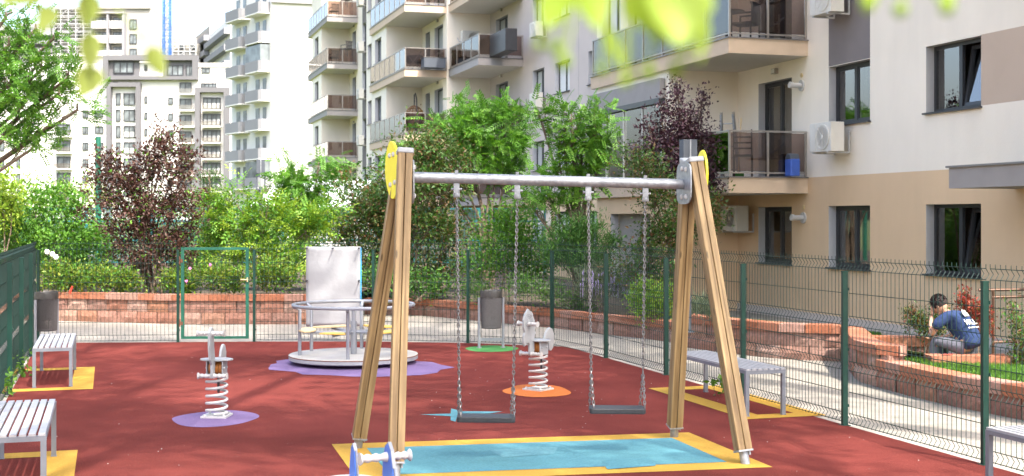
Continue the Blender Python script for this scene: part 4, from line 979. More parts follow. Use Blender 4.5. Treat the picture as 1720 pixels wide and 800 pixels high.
# ------------------------------------------------------------------ waste bins
def bin_(label, loc, ang, swingang=0):
    r = empty('waste_bin', label, 'waste bin', loc, ang, 'steel waste bins')
    for x in (-.205, .205): b = MB(); b.tube([(x, 0, 0), (x, 0, .86)], .024, 10); b.lathe([(.045, 0), (.045, .012)], (x, 0, 0), 12); b.build('post', 'greypaint', r, True)
    b = MB(); b.box(-.19, .19, -.015, .015, .12, .17); b.build('crossbar', 'greypaint', r)
    b = MB(); n = 60; rr = .165
    for i in range(n):
        a = 2 * math.pi * i / n; b.box(-.004, .004, -.0, .004, 0, 0) if False else b.bar((rr * math.cos(a), rr * math.sin(a), .34), ((rr + .012) * math.cos(a), (rr + .012) * math.sin(a), .95), .0135, .003)
    b.tube([((rr + .013) * math.cos(2*math.pi*i/n), (rr + .013) * math.sin(2*math.pi*i/n), .95) for i in range(n + 1)], .009, 6, cap=False); b.lathe([(rr, .335), (rr + .004, .35)], n=n)
    b.build('basket', 'binmesh', r)
    g = MB(); rn = random.Random(3); vs = []; N_ = 36
    for j, (rad, z) in enumerate(((.10, .5), (.15, .56), (.155, .93), (.185, .985), (.19, .95), (.186, .86))):
        for i in range(N_): a = 2*math.pi*i/N_; q = rad * (1 + rn.uniform(-.03, .03)); vs.append((q * math.cos(a), q * math.sin(a), z + rn.uniform(-.012, .018)))
    g.add(vs, [(j*N_+i, j*N_+(i+1)%N_, (j+1)*N_+(i+1)%N_, (j+1)*N_+i) for j in range(5) for i in range(N_)]); g.build('bin_bag', 'bag', r, True)
bin_('grey perforated waste bin on two posts, standing on the green spot', put(G(825, 587)), R(6))
bin_('grey waste bin with a dark bag behind the far left bench', put(G(78, 592)), R(52))

# ------------------------------------------------------------------ fences
ZF = [.02, .03, .08, .13, .59, .64, .69, 1.075, 1.125, 1.175, 1.67, 1.72, 1.77, 1.81]
DF = [0, 0, 1, 0, 0, 1, 0, 0, 1, 0, 0, 1, 0, 0]
ZH = [(.03, 0), (.13, 0), (.36, 0), (.59, 0), (.69, 0), (.87, 0), (1.075, 0), (1.175, 0), (1.42, 0), (1.67, 0), (1.77, 0)]
def wire_panel(parent, p, q, out, off, sp=.070, dz=0, z0=0, z1=9):
    d = (q - p); L = d.length; d.normalize(); n = max(3, int(L / sp)); b = MB(); r = .0037
    for i in range(n + 1):
        s = p + d * (L * i / n); pts = [s + out * (.034 * f) + Vector((0, 0, z + dz)) - off for z, f in zip(ZF, DF) if z0 <= z <= z1]
        b.tube(pts, r, 3, cap=False)
    for z, f in ZH:
        if z0 <= z <= z1:
            for dz_ in ((-.0,)): b.bar(p + Vector((0, 0, z + dz)) - off + out * .004, q + Vector((0, 0, z + dz)) - off + out * .004, .006, .0075)
    return b.build('wire_panel', 'greenwire', parent)
def fence(label, pts, out_fn, gaps=(), skip_first=False):
    off = Vector(pts[0]); r = empty('mesh_fence', label, 'fence', tuple(off))
    for i, p in enumerate(pts):
        if i == 0 and skip_first: continue
        b = MB(); d = (Vector(pts[min(i+1, len(pts)-1)]) - Vector(pts[max(i-1, 0)])).normalized(); a = math.atan2(d.y, d.x)
        b.box(-.021, .021, -.030, .030, 0, 1.645); b.box(-.023, .023, -.032, .032, 1.645, 1.66); b.box(-.05, .05, -.05, .05, 0, .006)
        for z in (.2, .8, 1.45): b.box(-.03, .03, .03, .042, z, z + .03)
        o = b.build('post', 'greenmetal', r); o.location = Vector(p) - off; o.rotation_euler = (0, 0, a)
    for i in range(len(pts) - 1):
        if i in gaps: continue
        p, q = Vector(pts[i]), Vector(pts[i+1]); d = (q - p).normalized(); n = Vector((-d.y, d.x, 0)); n = n if out_fn(n) else -n
        wire_panel(r, p + d * .03 + n * .035, q - d * .03 + n * .035, n, off)
    return r
right_pts = []
inv0 = 1 / 1472.0; stp = 1.293e-4
def rpt(i):     # i = 0 is the post at px 1654, growing i goes away from the camera
    Y = (182 - 860) / FPX; x = 182 + 1 / (inv0 + i * stp); Yd = 4950 / (.2845 * (x - 182)); return Vector(((x - 860) / FPX * Yd, Yd, .02))
right_pts = [Vector((CORNER_B.x, CORNER_B.y, .02))] + [rpt(i) for i in (4, 3, 2, 1, 0, -1, -2, -3)]
fence('green wire mesh fence along the right side of the red yard', right_pts, lambda n: n.x > 0)
back = [Vector((p.x, p.y, .02)) for p in BACK]
fence('green wire mesh fence across the back of the red yard holding the gate', back, lambda n: n.y > 0, gaps=(1,))
sL = 2.35; yl = [23.3 - sL * FD.y * i for i in range(0, 8)]
fence('dense green wire mesh fence seen edge on at the left of the yard', [Vector((lx(y) , y, .02)) for y in yl[0:]], lambda n: n.x < 0, skip_first=True)
# gate
g0, g1 = back[1], back[2]; gd = (g1 - g0).normalized(); GL = (g1 - g0).length
gate = empty('gate', 'open framed green metal gate with wire mesh in the back fence', 'gate', tuple(g0), math.atan2(gd.y, gd.x) - R(2))
x0, x1, zb, zt = .055, GL - .09, .06, 1.70
for nm, bx in (('stile', (x0, x0 + .055, zb, zt)), ('stile', (x1 - .055, x1, zb, zt)), ('top_rail', (x0 + .045, x1 - .045, zt - .045, zt)), ('bottom_rail', (x0 + .045, x1 - .045, zb, zb + .045))):
    b = MB(); b.box(bx[0], bx[1], -.022, .022, bx[2], bx[3]); b.build(nm, 'gategreen', gate)
b = MB()
for i in range(1, 15):
    x = x0 + .045 + (x1 - x0 - .09) * i / 15; b.tube([(x, 0, zb + .04), (x, 0, zt - .04)], .0028, 3)
for z in (.32, .58, .68, .85, 1.06, 1.12, 1.17, 1.42): b.bar((x0, 0, z), (x1, 0, z), .006, .008)
b.build('wire_infill', 'greenwire', gate)
for z in (.28, 1.4): b = MB(); b.tube([(.035, -.028, z), (.035, -.028, z + .14)], .014, 8); b.box(.03, .09, -.03, -.022, z + .03, z + .09); b.build('hinge', 'rust', gate)
b = MB(); b.box(x1 - .03, x1 - .01, -.05, -.02, 1.08, 1.16); b.tube([(x1 - .02, -.05, 1.12), (x1 - .14, -.055, 1.12)], .012, 8); b.build('handle', 'plywood', gate)
# banner cable-tied to the fence behind the merry-go-round
p = W(512, 366, 23.4); q = W(604, 366, 23.4)
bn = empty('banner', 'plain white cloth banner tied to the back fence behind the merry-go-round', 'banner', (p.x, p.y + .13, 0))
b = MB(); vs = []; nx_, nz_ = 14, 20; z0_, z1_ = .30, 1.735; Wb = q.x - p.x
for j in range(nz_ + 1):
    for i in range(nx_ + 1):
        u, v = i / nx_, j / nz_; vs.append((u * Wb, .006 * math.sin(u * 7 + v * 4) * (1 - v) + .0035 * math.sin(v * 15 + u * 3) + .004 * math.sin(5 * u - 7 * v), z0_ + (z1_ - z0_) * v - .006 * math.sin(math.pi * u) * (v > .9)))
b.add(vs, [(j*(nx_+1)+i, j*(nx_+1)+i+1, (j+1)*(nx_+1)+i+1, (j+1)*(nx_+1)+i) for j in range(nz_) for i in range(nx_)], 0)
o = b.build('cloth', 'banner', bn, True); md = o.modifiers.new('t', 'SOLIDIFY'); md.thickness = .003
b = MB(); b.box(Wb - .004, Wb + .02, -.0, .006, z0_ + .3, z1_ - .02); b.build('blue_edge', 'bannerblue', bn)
for i in range(3):
    for z in (z1_ - .03, 1.12):
        if z < 1.5 and i == 1: continue
        t = MB(); t.box(-.01, .01, -.14, .01, -.012, .012); t.build('tie', 'black', bn).location = (.02 + (Wb - .04) * i / 2, 0, z)

# ------------------------------------------------------------------ the sitting man
def skin_obj(name, joints, edges, m, parent, root=0, sub=2):
    me = bpy.data.meshes.new(name); me.from_pydata([j[0] for j in joints], edges, []); o = bpy.data.objects.new(name, me); col.objects.link(o); o.parent = parent
    sk = o.modifiers.new('skin', 'SKIN'); 
    for i, j in enumerate(joints):
        r_ = j[1]; me.skin_vertices[0].data[i].radius = (r_, r_) if not isinstance(r_, tuple) else r_
    me.skin_vertices[0].data[root].use_root = True; sk.use_smooth_shade = True
    s = o.modifiers.new('sub', 'SUBSURF'); s.levels = sub; s.render_levels = sub; me.materials.append(M[m]); return o
seat = W(1634, 596.5, 17.25)
man = empty('person', 'man in a navy t-shirt with white HILL print sitting bent forward on the block wall', 'person', (seat.x, seat.y + .12, seat.z), math.atan2(.76, -.65))
# local: x forward, y left, z up, origin on the wall top
body = [((-.02,0,.10),.115),((.04,0,.24),.12),((.16,0,.40),.13),((.27,0,.49),.10),((.335,0,.535),.052),((.38,0,.56),.05),
        ((.25,.15,.49),.06),((.33,.225,.40),.05),((.42,.22,.24),.040),((.50,.13,.36),.033),((.525,.075,.43),.026),((.535,.055,.48),.026),
        ((.25,-.15,.49),.06),((.30,-.225,.38),.05),((.40,-.21,.20),.040),((.50,-.12,.17),.033),((.55,-.06,.17),.026),((.58,-.02,.165),.026),
        ((.06,.10,.09),.085),((.42,.13,.15),.068),((.44,.13,-.02),.052),((.40,.13,-.24),.038),((.42,.13,-.30),.04),((.56,.14,-.33),.035),
        ((.06,-.10,.09),.085),((.43,-.13,.13),.068),((.46,-.13,-.04),.052),((.43,-.13,-.24),.038),((.45,-.13,-.30),.04),((.59,-.14,-.33),.035)]
be = [(0,1),(1,2),(2,3),(3,4),(4,5),(3,6),(6,7),(7,8),(8,9),(9,10),(10,11),(3,12),(12,13),(13,14),(14,15),(15,16),(16,17),(0,18),(18,19),(19,20),(20,21),(21,22),(22,23),(0,24),(24,25),(25,26),(26,27),(27,28),(28,29)]
skin_obj('body', body, be, 'skin', man)
hd = MB(); hd.ball((0, 0, 0), .098, 20, sq=(1.06, .80, 1.22)); hd.ball((.10, 0, -.02), .022, 8, sq=(1, .8, 1.3)); hd.ball((-.0, .08, -.015), .026, 8, sq=(.7, .4, 1.2)); hd.ball((-.0, -.08, -.015), .026, 8, sq=(.7, .4, 1.2)); hd.ball((.06, 0, -.085), .05, 10, sq=(1, .9, .6))
for s in (-1, 1): hd.ball((.088, s * .033, .01), .012, 8, mi=1)
hd.tube([(.098, -.02, -.062), (.104, 0, -.064), (.098, .02, -.062)], .006, 5, mi=2)
h = hd.build('head', ['skin', 'white_plastic', 'rust'], man, True); h.location = (.44, 0, .625); h.rotation_euler = (0, R(48), 0)
hr = MB(); rn = random.Random(5); vs = []
hr.ball((-.018, 0, .028), .104, 20, sq=(1.07, .90, 1.14))
for i in range(900):
    a, t = rn.uniform(0, 6.283), rn.uniform(0, 1.9); d = Vector((math.sin(t) * math.cos(a), math.sin(t) * math.sin(a), math.cos(t)))
    if d.x > .55 and d.z < .45: continue
    c = Vector((-.018 + d.x * .107, d.y * .092, .028 + d.z * .117)); s = Vector((rn.uniform(-1, 1), rn.uniform(-1, 1), rn.uniform(-1, 1))).cross(d).normalized() * .010
    e = c + d * .022 + s * rn.uniform(-1.5, 1.5) + Vector((0, 0, -.004)); hr.add([c + s, c - s, e], [(0, 1, 2)])
hr.build('hair', 'hair', h, True)
shirt = [((-.05,0,.07),.15),((-.02,0,.15),.165),((.04,0,.27),(.155,.175)),((.15,0,.41),(.145,.185)),((.25,0,.49),(.12,.15)),((.305,0,.53),.062),
         ((.25,.16,.475),.082),((.33,.235,.40),.078),((.375,.24,.32),.070),((.25,-.16,.475),.082),((.305,-.235,.38),.078),((.345,-.235,.30),.070)]
skin_obj('t_shirt', shirt, [(0,1),(1,2),(2,3),(3,4),(4,5),(4,6),(6,7),(7,8),(4,9),(9,10),(10,11)], 'navy', man)
tr = [((-.05,0,.08),.13),((.08,.10,.095),.105),((.25,.12,.125),.09),((.43,.13,.155),.078),((.445,.13,0),.066),((.41,.13,-.20),.054),
      ((.08,-.10,.095),.105),((.25,-.12,.11),.09),((.44,-.13,.135),.078),((.465,-.13,-.02),.066),((.44,-.13,-.20),.054)]
skin_obj('trousers', tr, [(0,1),(1,2),(2,3),(3,4),(4,5),(0,6),(6,7),(7,8),(8,9),(9,10)], 'trouser', man)
for s, x in ((1, .46), (-1, .49)): b = MB(); b.ball((x + .03, s * .135, -.31), .062, 12, sq=(2.1, .85, .8)); b.build('shoe', 'shoe', man, True)
# hands: palm plus five bent fingers each
def hand(base, d, up, mir):
    d = Vector(d).normalized(); up = Vector(up); s = d.cross(up).normalized() * mir; n = s.cross(d).normalized() * mir; base = Vector(base); J = [(tuple(base), (.022, .016)), (tuple(base + d * .05), (.034, .014))]; E = [(0, 1)]
    for k in range(4):
        r0 = base + d * .08 + s * (-.027 + .018 * k); L = (.068, .078, .072, .056)[k]; i = len(J)
        J += [(tuple(r0), .0095), (tuple(r0 + d * L * .5 + n * .008), .0088), (tuple(r0 + d * L * .85 + n * .028), .0078)]; E += [(1, i), (i, i+1), (i+1, i+2)]
    i = len(J); t0 = base + d * .03 - s * .034; J += [(tuple(t0), .012), (tuple(t0 + d * .03 - s * .02 + n * .012), .010), (tuple(t0 + d * .055 - s * .022 + n * .022), .009)]; E += [(0, i), (i, i+1), (i+1, i+2)]
    return skin_obj('hand', J, E, 'skin', man, sub=1)
hand((.533, .055, .475), (-.10, -.25, 1), (1, 0, 0), 1)
hand((.575, -.022, .165), (.35, .9, .05), (0, 0, 1), -1)
# print on the back of the shirt
def back_pt(y, t): # t along the spine
    return None
def text_part(txt, size, parent, mtx, m, name):
    c = bpy.data.curves.new(name, 'FONT'); c.body = txt; c.size = size; c.align_x = 'CENTER'; c.extrude = .002; c.offset = size * .02; c.space_character = 1.15
    t = bpy.data.objects.new(name, c); col.objects.link(t); dg = bpy.context.evaluated_depsgraph_get(); me = bpy.data.meshes.new_from_object(t.evaluated_get(dg)); bpy.data.objects.remove(t)
    o = bpy.data.objects.new(name, me); col.objects.link(o); me.materials.append(M[m]); o.parent = parent; o.matrix_local = mtx; return o
upv = Vector((.62, 0, .78)).normalized(); yv = Vector((0, -1, 0)); nv = yv.cross(upv)      # text x runs to the man's right, normal away from the back
nv = Vector((-.78, 0, .62)); 
def bm_(o_): return Matrix(((yv.x, upv.x, nv.x, o_[0]), (yv.y, upv.y, nv.y, o_[1]), (yv.z, upv.z, nv.z, o_[2]), (0, 0, 0, 1)))
PR_ = [text_part('HILL', .115, man, bm_((-.062, .045, .400)), 'print', 'shirt_print'), text_part('INTERNATIONAL', .030, man, bm_((-.092, .045, .355)), 'print', 'shirt_print')]
b = MB(); b.prism([(-.055, 0), (.055, 0), (.055, .045), (.02, .10), (0, .075), (-.025, .115), (-.055, .06)], 0, .003)
lg = b.build('shirt_emblem', 'print', man); lg.matrix_local = bm_((.012, .045, .505))
ph = empty('phone', 'dark phone with a red edge lying on the wall beside the sitting man', 'phone', tuple(W(1590, 595.5, 17.1)), R(10))
b = MB(); b.box(-.07, .07, -.035, .035, .0, .009, 0); b.box(-.07, .07, -.037, -.035, 0, .009, 1); b.build('phone_case', ['black', 'redplastic'], ph)
# brown handrail by the entrance
hr_ = empty('handrail', 'thin brown double handrail of the entrance ramp at the right edge', 'handrail', (0, 0, 0))
for y0_, y1_ in ((487.5, 485), (499.5, 496.5), (575, 571)):
    p, q = W(1644 if y0_ < 490 else 1666, y0_, 18.8), W(1800, y1_, 18.8); b = MB(); b.tube([p, q], .022, 8); b.build('rail', 'brownpipe', hr_, True)
for x_ in (1668, 1790): b = MB(); p = W(x_, 487, 18.8); b.tube([(p.x, p.y, .1), p], .022, 8); b.build('post', 'brownpipe', hr_, True)

# ------------------------------------------------------------------ things on the balconies
def lchair(label, loc, rz, m='darkchair', s=1.0, group='dark chairs on balconies'):
    r = empty('balcony_chair', label, 'chair', loc, rz, group)
    b = MB(); b.box(-.25, .25, -.24, .24, .38, .43); b.build('seat', m, r, bevel=.01)
    b = MB()
    for i in range(7): b.box(-.22 + .068 * i, -.19 + .068 * i, .22, .25, .43, .82)
    b.box(-.26, .26, .215, .255, .80, .85); b.build('backrest', m, r)
    for x in (-.24, .24):
        for y in (-.22, .22): l = MB(); l.bar((x, y, 0), (x, y, .40 if y > 0 else .62), .03, .03); l.build('leg', m, r)
        l = MB(); l.bar((x, -.23, .62), (x, .23, .62), .045, .03); l.build('armrest', m, r)
    return r
def onb(pxx, v, k): # point on balcony floor at pixel column
    p = fp(U(pxx, v), v, ZL[k] + .03); return tuple(p)
lchair('black armchair with a slatted back beside the round table on the big upper balcony', onb(1252, 1.0, 1), RZ + R(130))
t_ = empty('round_table', 'round dark table on the big upper balcony', 'table', onb(1222, 1.25, 1))
b = MB(); b.lathe([(.36, .70), (.37, .715), (.36, .73)], n=28); b.build('table_top', 'darkchair', t_); b = MB(); b.lathe([(.2, 0), (.18, .03), (.05, .05), (.05, .7)], n=14); b.build('pedestal', 'darkchair', t_, True)
c = empty('ladder_back_chair', 'slim black ladder-back chair on the lower near balcony', 'chair', onb(1248, 1.2, 0), RZ + R(60))
b = MB(); b.box(-.2, .2, -.2, .2, .44, .47); b.build('seat', 'darkchair', c)
for x in (-.19, .19):
    for y in (-.19, .19): b = MB(); b.bar((x, y, 0), (x, y, .45 if y < 0 else 1.0), .026, .026); b.build('leg', 'darkchair', c)
for z in (.6, .72, .84, .96): b = MB(); b.bar((-.19, .19, z), (.19, .19, z), .02, .03); b.build('rung', 'darkchair', c)
c = empty('ladder', 'folded aluminium step ladder leaning on the lower near balcony wall', 'ladder', onb(1229, .95, 0), RZ + R(40))
for x in (-.2, .2): b = MB(); b.bar((x, 0, 0), (x * .7, .25, 1.45), .05, .03); b.build('stile', 'rail', c); b = MB(); b.bar((x, .1, 0), (x * .7, .27, 1.4), .04, .03); b.build('stile', 'galv', c)
for i in range(5): b = MB(); z = .2 + .25 * i; f = 1 - .3 * z / 1.45; b.bar((-.2 * f, .25 * z / 1.45, z), (.2 * f, .25 * z / 1.45, z), .07, .02); b.build('tread', 'galv', c)
c = empty('broom', 'wooden broom standing against the railing of the lower near balcony', 'broom', onb(1240, 1.1, 0))
b = MB(); b.tube([(0, 0, 0.1), (.08, .1, 1.3)], .014, 8); b.build('broomstick', 'plywood', c); b = MB(); b.box(-.12, .12, -.03, .03, 0, .12); b.build('bristles', 'greenr', c)
c = empty('pedal_bin', 'blue plastic bin with a flip lid at the end of the lower near balcony', 'bin', onb(1331, .42, 0), RZ)
b = MB(); b.prism([(-.13, -.11), (.13, -.11), (.13, .11), (-.13, .11)], 0, .36); b.build('container', 'bluebin', c, bevel=.02)
b = MB(); b.prism([(-.11, .36), (.11, .36), (.10, .42), (.02, .48), (-.08, .46)], -.11, .11, 'y'); b.build('lid', 'lamp_grey', c, bevel=.01)
for k, nm in ((3, 'fourth floor far grey balcony'), (4, 'top visible far grey balcony')):
    for i, pp in enumerate((561, 582)):
        lchair('dark chair %s on the %s' % ('nearer the railing corner' if i == 0 else 'nearer the wall', nm), onb(pp, .75, k - 0), RZ + R(100 + 20 * i))
c = empty('clothes_airer', 'folding clothes airer with black laundry on the middle tan balcony', 'clothes airer', onb(697, .7, 2), RZ + R(60))
for s in (-1, 1): b = MB(); b.bar((-.4 * s, -.28, 0), (.4 * s, -.28, .95), .025, .025); b.bar((-.4 * s, .28, 0), (.4 * s, .28, .95), .025, .025); b.build('leg', 'rail', c)
b = MB(); b.box(-.35, .35, -.25, .25, .42, .80); b.build('laundry', 'darkchair', c, bevel=.08)
c = empty('storage_box', 'dark grey storage box on the middle tan balcony', 'box', onb(728, .3, 2), RZ)
b = MB(); b.box(-.3, .3, -.5, .5, 0, .42); b.build('container', 'lamp_grey', c, bevel=.02); b = MB(); b.box(-.31, .31, -.52, .52, .42, .47); b.build('lid', 'anthracite', c, bevel=.01)
c = empty('hanging_chair', 'brown rattan hanging egg chair on a curved stand on the lower tan balcony', 'chair', onb(696, .7, 1), RZ)
b = MB(); n = 16
for i in range(14):
    a = 2 * math.pi * i / 14; b.tube([(.42 * math.sin(t) * math.cos(a), .42 * math.sin(t) * math.sin(a), .85 - .55 * math.cos(t) * -1) for t in [math.pi * j / 10 for j in range(11)]], .022, 5)
for j in range(1, 9): t = math.pi * j / 9.; b.tube([(.42 * math.sin(t) * math.cos(a), .42 * math.sin(t) * math.sin(a), .85 + .55 * math.cos(t)) for a in [2*math.pi*i/16 for i in range(17)]], .02, 5, cap=False)
b.build('basket', 'rattan', c, True); b = MB(); b.ball((0, 0, .62), .36, 12, sq=(1, 1, .5)); b.build('cushion', 'rattan', c, True)
b = MB(); b.tube([(-.5, 0, 0), (-.55, 0, 1.0), (-.45, 0, 1.7), (-.2, 0, 1.95), (0, 0, 1.9), (0, 0, 1.4)], .03, 8); b.lathe([(.45, 0), (.45, .03)], n=20); b.build('stand', 'darkchair', c, True)
c = empty('screen_cabinet', 'dark cabinet behind the tinted railing of the balcony with the wall air conditioner', 'cabinet', onb(842, -1.2, 2), RZ)
b = MB(); b.box(-1.4, .9, -.25, .25, 0, .9); b.build('cabinet_body', 'anthracite', c, bevel=.02)
# small things in the yard and window
pr = empty('picket_ornament', 'white picket shaped ornament standing inside the ground floor window above the man', 'ornament', tuple(fp(wb[0] + 1.0, -.27, 1.31)), RZ)
b = MB()
for i in range(4): x = -.2 + .13 * i; b.prism([(x, 0), (x + .12, 0), (x + .12, .2 + .03 * (i % 2)), (x + .06, .30 + .04 * (i % 2)), (x, .2 + .03 * (i % 2))], -.01, .01, 'y')
b.build('picket', 'white_plastic', pr)
b = MB(); rn = random.Random(11)
for i in range(170):
    p = Vector((rn.uniform(-5.5, 4.5), rn.uniform(9.5, 21), 0)); s = rn.uniform(.003, .008)
    if lx(p.y) + .3 < p.x < rx(p.y) - .2: b.ball((p.x, p.y, .027), s, 5, sq=(1, 1, .4))
o = b.build('pebbles', 'white_plastic'); tag(o, 'tiny white stones and litter scattered over the red rubber', 'litter', kind='stuff')

# ------------------------------------------------------------------ plants
def arr_mesh(name, V, F, mats, mi=None, smooth=False):
    me = bpy.data.meshes.new(name); nV, nF = len(V), len(F); k = F.shape[1]
    me.vertices.add(nV); me.vertices.foreach_set('co', np.ascontiguousarray(V, dtype=np.float32).ravel())
    me.loops.add(nF * k); me.loops.foreach_set('vertex_index', np.ascontiguousarray(F, dtype=np.int32).ravel())
    me.polygons.add(nF); me.polygons.foreach_set('loop_start', np.arange(0, nF * k, k, dtype=np.int32)); me.polygons.foreach_set('loop_total', np.full(nF, k, dtype=np.int32))
    for m in mats: me.materials.append(m)
    if mi is not None: me.polygons.foreach_set('material_index', mi)
    me.update(calc_edges=True); me.validate(); return me
def kite(L, Wd, fold=.12):
    return np.array([(0,0,0), (Wd/2, L*.42, fold*Wd), (0, L, -.1*L), (-Wd/2, L*.42, fold*Wd)]), np.array([(0,1,2), (0,2,3)])
def template(kind, L, Wd):
    if kind == 'simple': return kite(L, Wd)
    V = []; F = []
    if kind == 'pinnate':       # rachis with leaflet pairs, drooping
        n = 7
        for i in range(n):
            for s in (-1, 1):
                v, f = kite(L * .25, Wd * .36); a = s * R(62 - 4 * i); c_, s_ = math.cos(a), math.sin(a); v = v @ np.array([[c_, -s_, 0], [s_, c_, 0], [0, 0, 1]])
                y = L * (.10 + .13 * i); v = v + np.array([0, y, -.18 * L * (y / L) ** 2]); F.append(f + len(V) * 4); V.append(v)
    elif kind == 'palm':        # palmate / whorled cluster
        for i in range(5):
            v, f = kite(L, Wd); a = R(-110 + 55 * i); c_, s_ = math.cos(a), math.sin(a); v = v @ np.array([[c_, -s_, 0], [s_, c_, 0], [0, 0, 1]]); v[:, 2] -= .15 * np.linalg.norm(v[:, :2], axis=1); F.append(f + len(V) * 4); V.append(v)
    elif kind == 'twig':        # short twig with alternate leaves
        for i in range(6):
            s = -1 if i % 2 else 1; v, f = kite(L, Wd); a = s * R(48); c_, s_ = math.cos(a), math.sin(a); v = v @ np.array([[c_, -s_, 0], [s_, c_, 0], [0, 0, 1]]) + np.array([0, L * .45 * i, 0]); F.append(f + len(V) * 4); V.append(v)
        v, f = kite(L, Wd); F.append(f + len(V) * 4); V.append(v + np.array([0, L * 2.7, 0]))
    return np.concatenate(V), np.concatenate(F)
def scatter(centers, outdirs, n, spread, kind, L, Wd, rng, droop=.2, up=.6, stretch=1.6):
    T, TF = template(kind, L, Wd); K = len(centers); idx = rng.integers(0, K, n)
    off = rng.normal(0, 1, (n, 3)) * spread; od = outdirs[idx]
    off += od * (rng.normal(0, 1, (n, 1)) * spread * (stretch - 1)); pos = centers[idx] + off
    d = od * .7 + rng.normal(0, .55, (n, 3)); d[:, 2] -= droop; d /= np.linalg.norm(d, axis=1, keepdims=True) + 1e-9
    nn = rng.normal(0, .55, (n, 3)); nn[:, 2] += up; x = np.cross(d, nn); x /= np.linalg.norm(x, axis=1, keepdims=True) + 1e-9; z = np.cross(x, d)
    s = rng.uniform(.5, 1.4, (n, 1, 1)); B = np.stack([x, d, z], axis=1)        # rows
    V = (T[None] * s) @ B + pos[:, None, :]; F = (TF[None] + (np.arange(n) * len(T))[:, None, None]).reshape(-1, 3)
    return V.reshape(-1, 3), F
def plant(name, label, cat, base, blobs, leaf, n, L, Wd, kind='simple', stems=3, r0=.03, twigs=60, spread=.14, seed=0, group=None, bark='bark', droop=.2, up=.6, stem_spread=.15, lim=True, extra=None, shell=.42, stem_top=None, stretch=1.6):
    "base world point; blobs = [(x,y,z,rx,ry,rz)] world ellipsoids that the crown fills"
    rng = np.random.default_rng(seed + 100); rn = random.Random(seed); base = Vector(base)
    root = empty(name, label, cat, tuple(base), 0, group)
    vol = np.array([b[3] * b[4] * b[5] for b in blobs]) ** .75; cnt = np.maximum(3, (twigs * vol / vol.sum())).astype(int)
    C = []; O = []; tb = MB(); tb.M = Matrix.Translation(-base); sides = 5
    stem_tips = []
    for i in range(stems):
        a = 2 * math.pi * i / max(stems, 1) + rn.uniform(0, 1); s = base + Vector((math.cos(a), math.sin(a), 0)) * stem_spread * rn.uniform(.4, 1) if stems > 1 else base
        stem_tips.append(s)
    for bi, b in enumerate(blobs):
        c = Vector(b[:3]); s = stem_tips[bi % len(stem_tips)]; top = c - Vector((0, 0, b[5] * .3)); v = top - s
        mid1 = s + v * .35 + Vector((-v.x * .18 + rn.uniform(-.05, .05), -v.y * .18, abs(v.z) * .10)); mid2 = s + v * .72 + Vector((-v.x * .10, -v.y * .08, abs(v.z) * .05)) + Vector((rn.uniform(-.06, .06), rn.uniform(-.06, .06), 0))
        if lim: tb.tube([s, mid1, mid2, top, c + Vector((0, 0, b[5] * .4))], [r0, r0 * .8, r0 * .6, r0 * .42, r0 * .2], 6)
        for k in range(cnt[bi]):
            d = Vector((rn.gauss(0, 1), rn.gauss(0, 1), rn.gauss(0, 1))).normalized(); q = rn.random() ** shell * rn.choice((1, 1, 1, .85)) * rn.uniform(.88, 1.12)
            p = Vector((c.x + d.x * q * b[3], c.y + d.y * q * b[4], c.z + d.z * q * b[5]))
            o = (p - (top + (c - top) * .3)); o.z += .15; o.normalize(); C.append(p[:]); O.append(o[:])
            if lim and (k % 2 == 0):
                a_ = mid2.lerp(c, rn.uniform(.1, 1)); m_ = a_.lerp(p, .5) + Vector((rn.uniform(-.06, .06), rn.uniform(-.06, .06), rn.uniform(0, .12)))
                tb.tube([a_, m_, p], [r0 * .26, r0 * .17, r0 * .07], 4, cap=False)
    if tb.v:
        t = MB(); t.v, t.f, t.m = tb.v, tb.f, tb.m; t.build('trunk', bark, root, True)
    C = np.array(C) - np.array(base); O = np.array(O)
    lv = leaf if isinstance(leaf, list) else [(leaf, 1.0)]
    Vs = []; Fs = []; Ms = []; o_ = 0
    for mi, (lf, share) in enumerate(lv):
        V, F = scatter(C, O, int(n * share), spread, kind, L, Wd, rng, droop, up, stretch); Vs.append(V); Fs.append(F + o_); Ms.append(np.full(len(F), mi, dtype=np.int32)); o_ += len(V)
    me = arr_mesh('crown', np.concatenate(Vs), np.concatenate(Fs), [LF[l[0]] for l in lv], np.concatenate(Ms)); o = bpy.data.objects.new('crown', me); col.objects.link(o); o.parent = root
    if extra: extra(root, C, rng)
    return root
def PB_(Y, *bl):
    "blobs given as photograph ellipses at distance Y (+offset)"
    out = []
    for b in bl:
        px_, py_, rx_, ry_ = b[:4]; y = Y + (b[4] if len(b) > 4 else 0); p = W(px_, py_, y); k = y / FPX; out.append((p.x, p.y, p.z, rx_ * k, max(.5, min(rx_, ry_ * 1.3)) * k * (b[5] if len(b) > 5 else 1), ry_ * k))
    return out
def BP(px_, Y, z): p = W(px_, 366, Y); return (p.x, p.y, z)

# purple-leaved plum
plant('purple_plum_tree', 'purple leaved plum tree with several thin stems behind the left wall', 'tree', BP(252, 29.3, .56),
      PB_(29.3, (205, 300, 50, 34), (250, 262, 38, 46), (300, 270, 34, 38), (178, 330, 34, 26), (238, 350, 52, 42), (295, 335, 44, 44), (215, 400, 46, 40), (270, 410, 48, 44), (310, 395, 26, 40), (262, 218, 14, 24), (292, 222, 12, 22), (182, 270, 26, 18), (160, 298, 22, 12), (325, 270, 18, 12), (235, 440, 34, 24), (150, 360, 14, 10)),
      [('purple', .9), ('fresh', .07)], 17000, .080, .042, 'simple', stems=7, r0=.028, twigs=300, spread=.10, seed=1, stem_spread=.28, shell=.5)
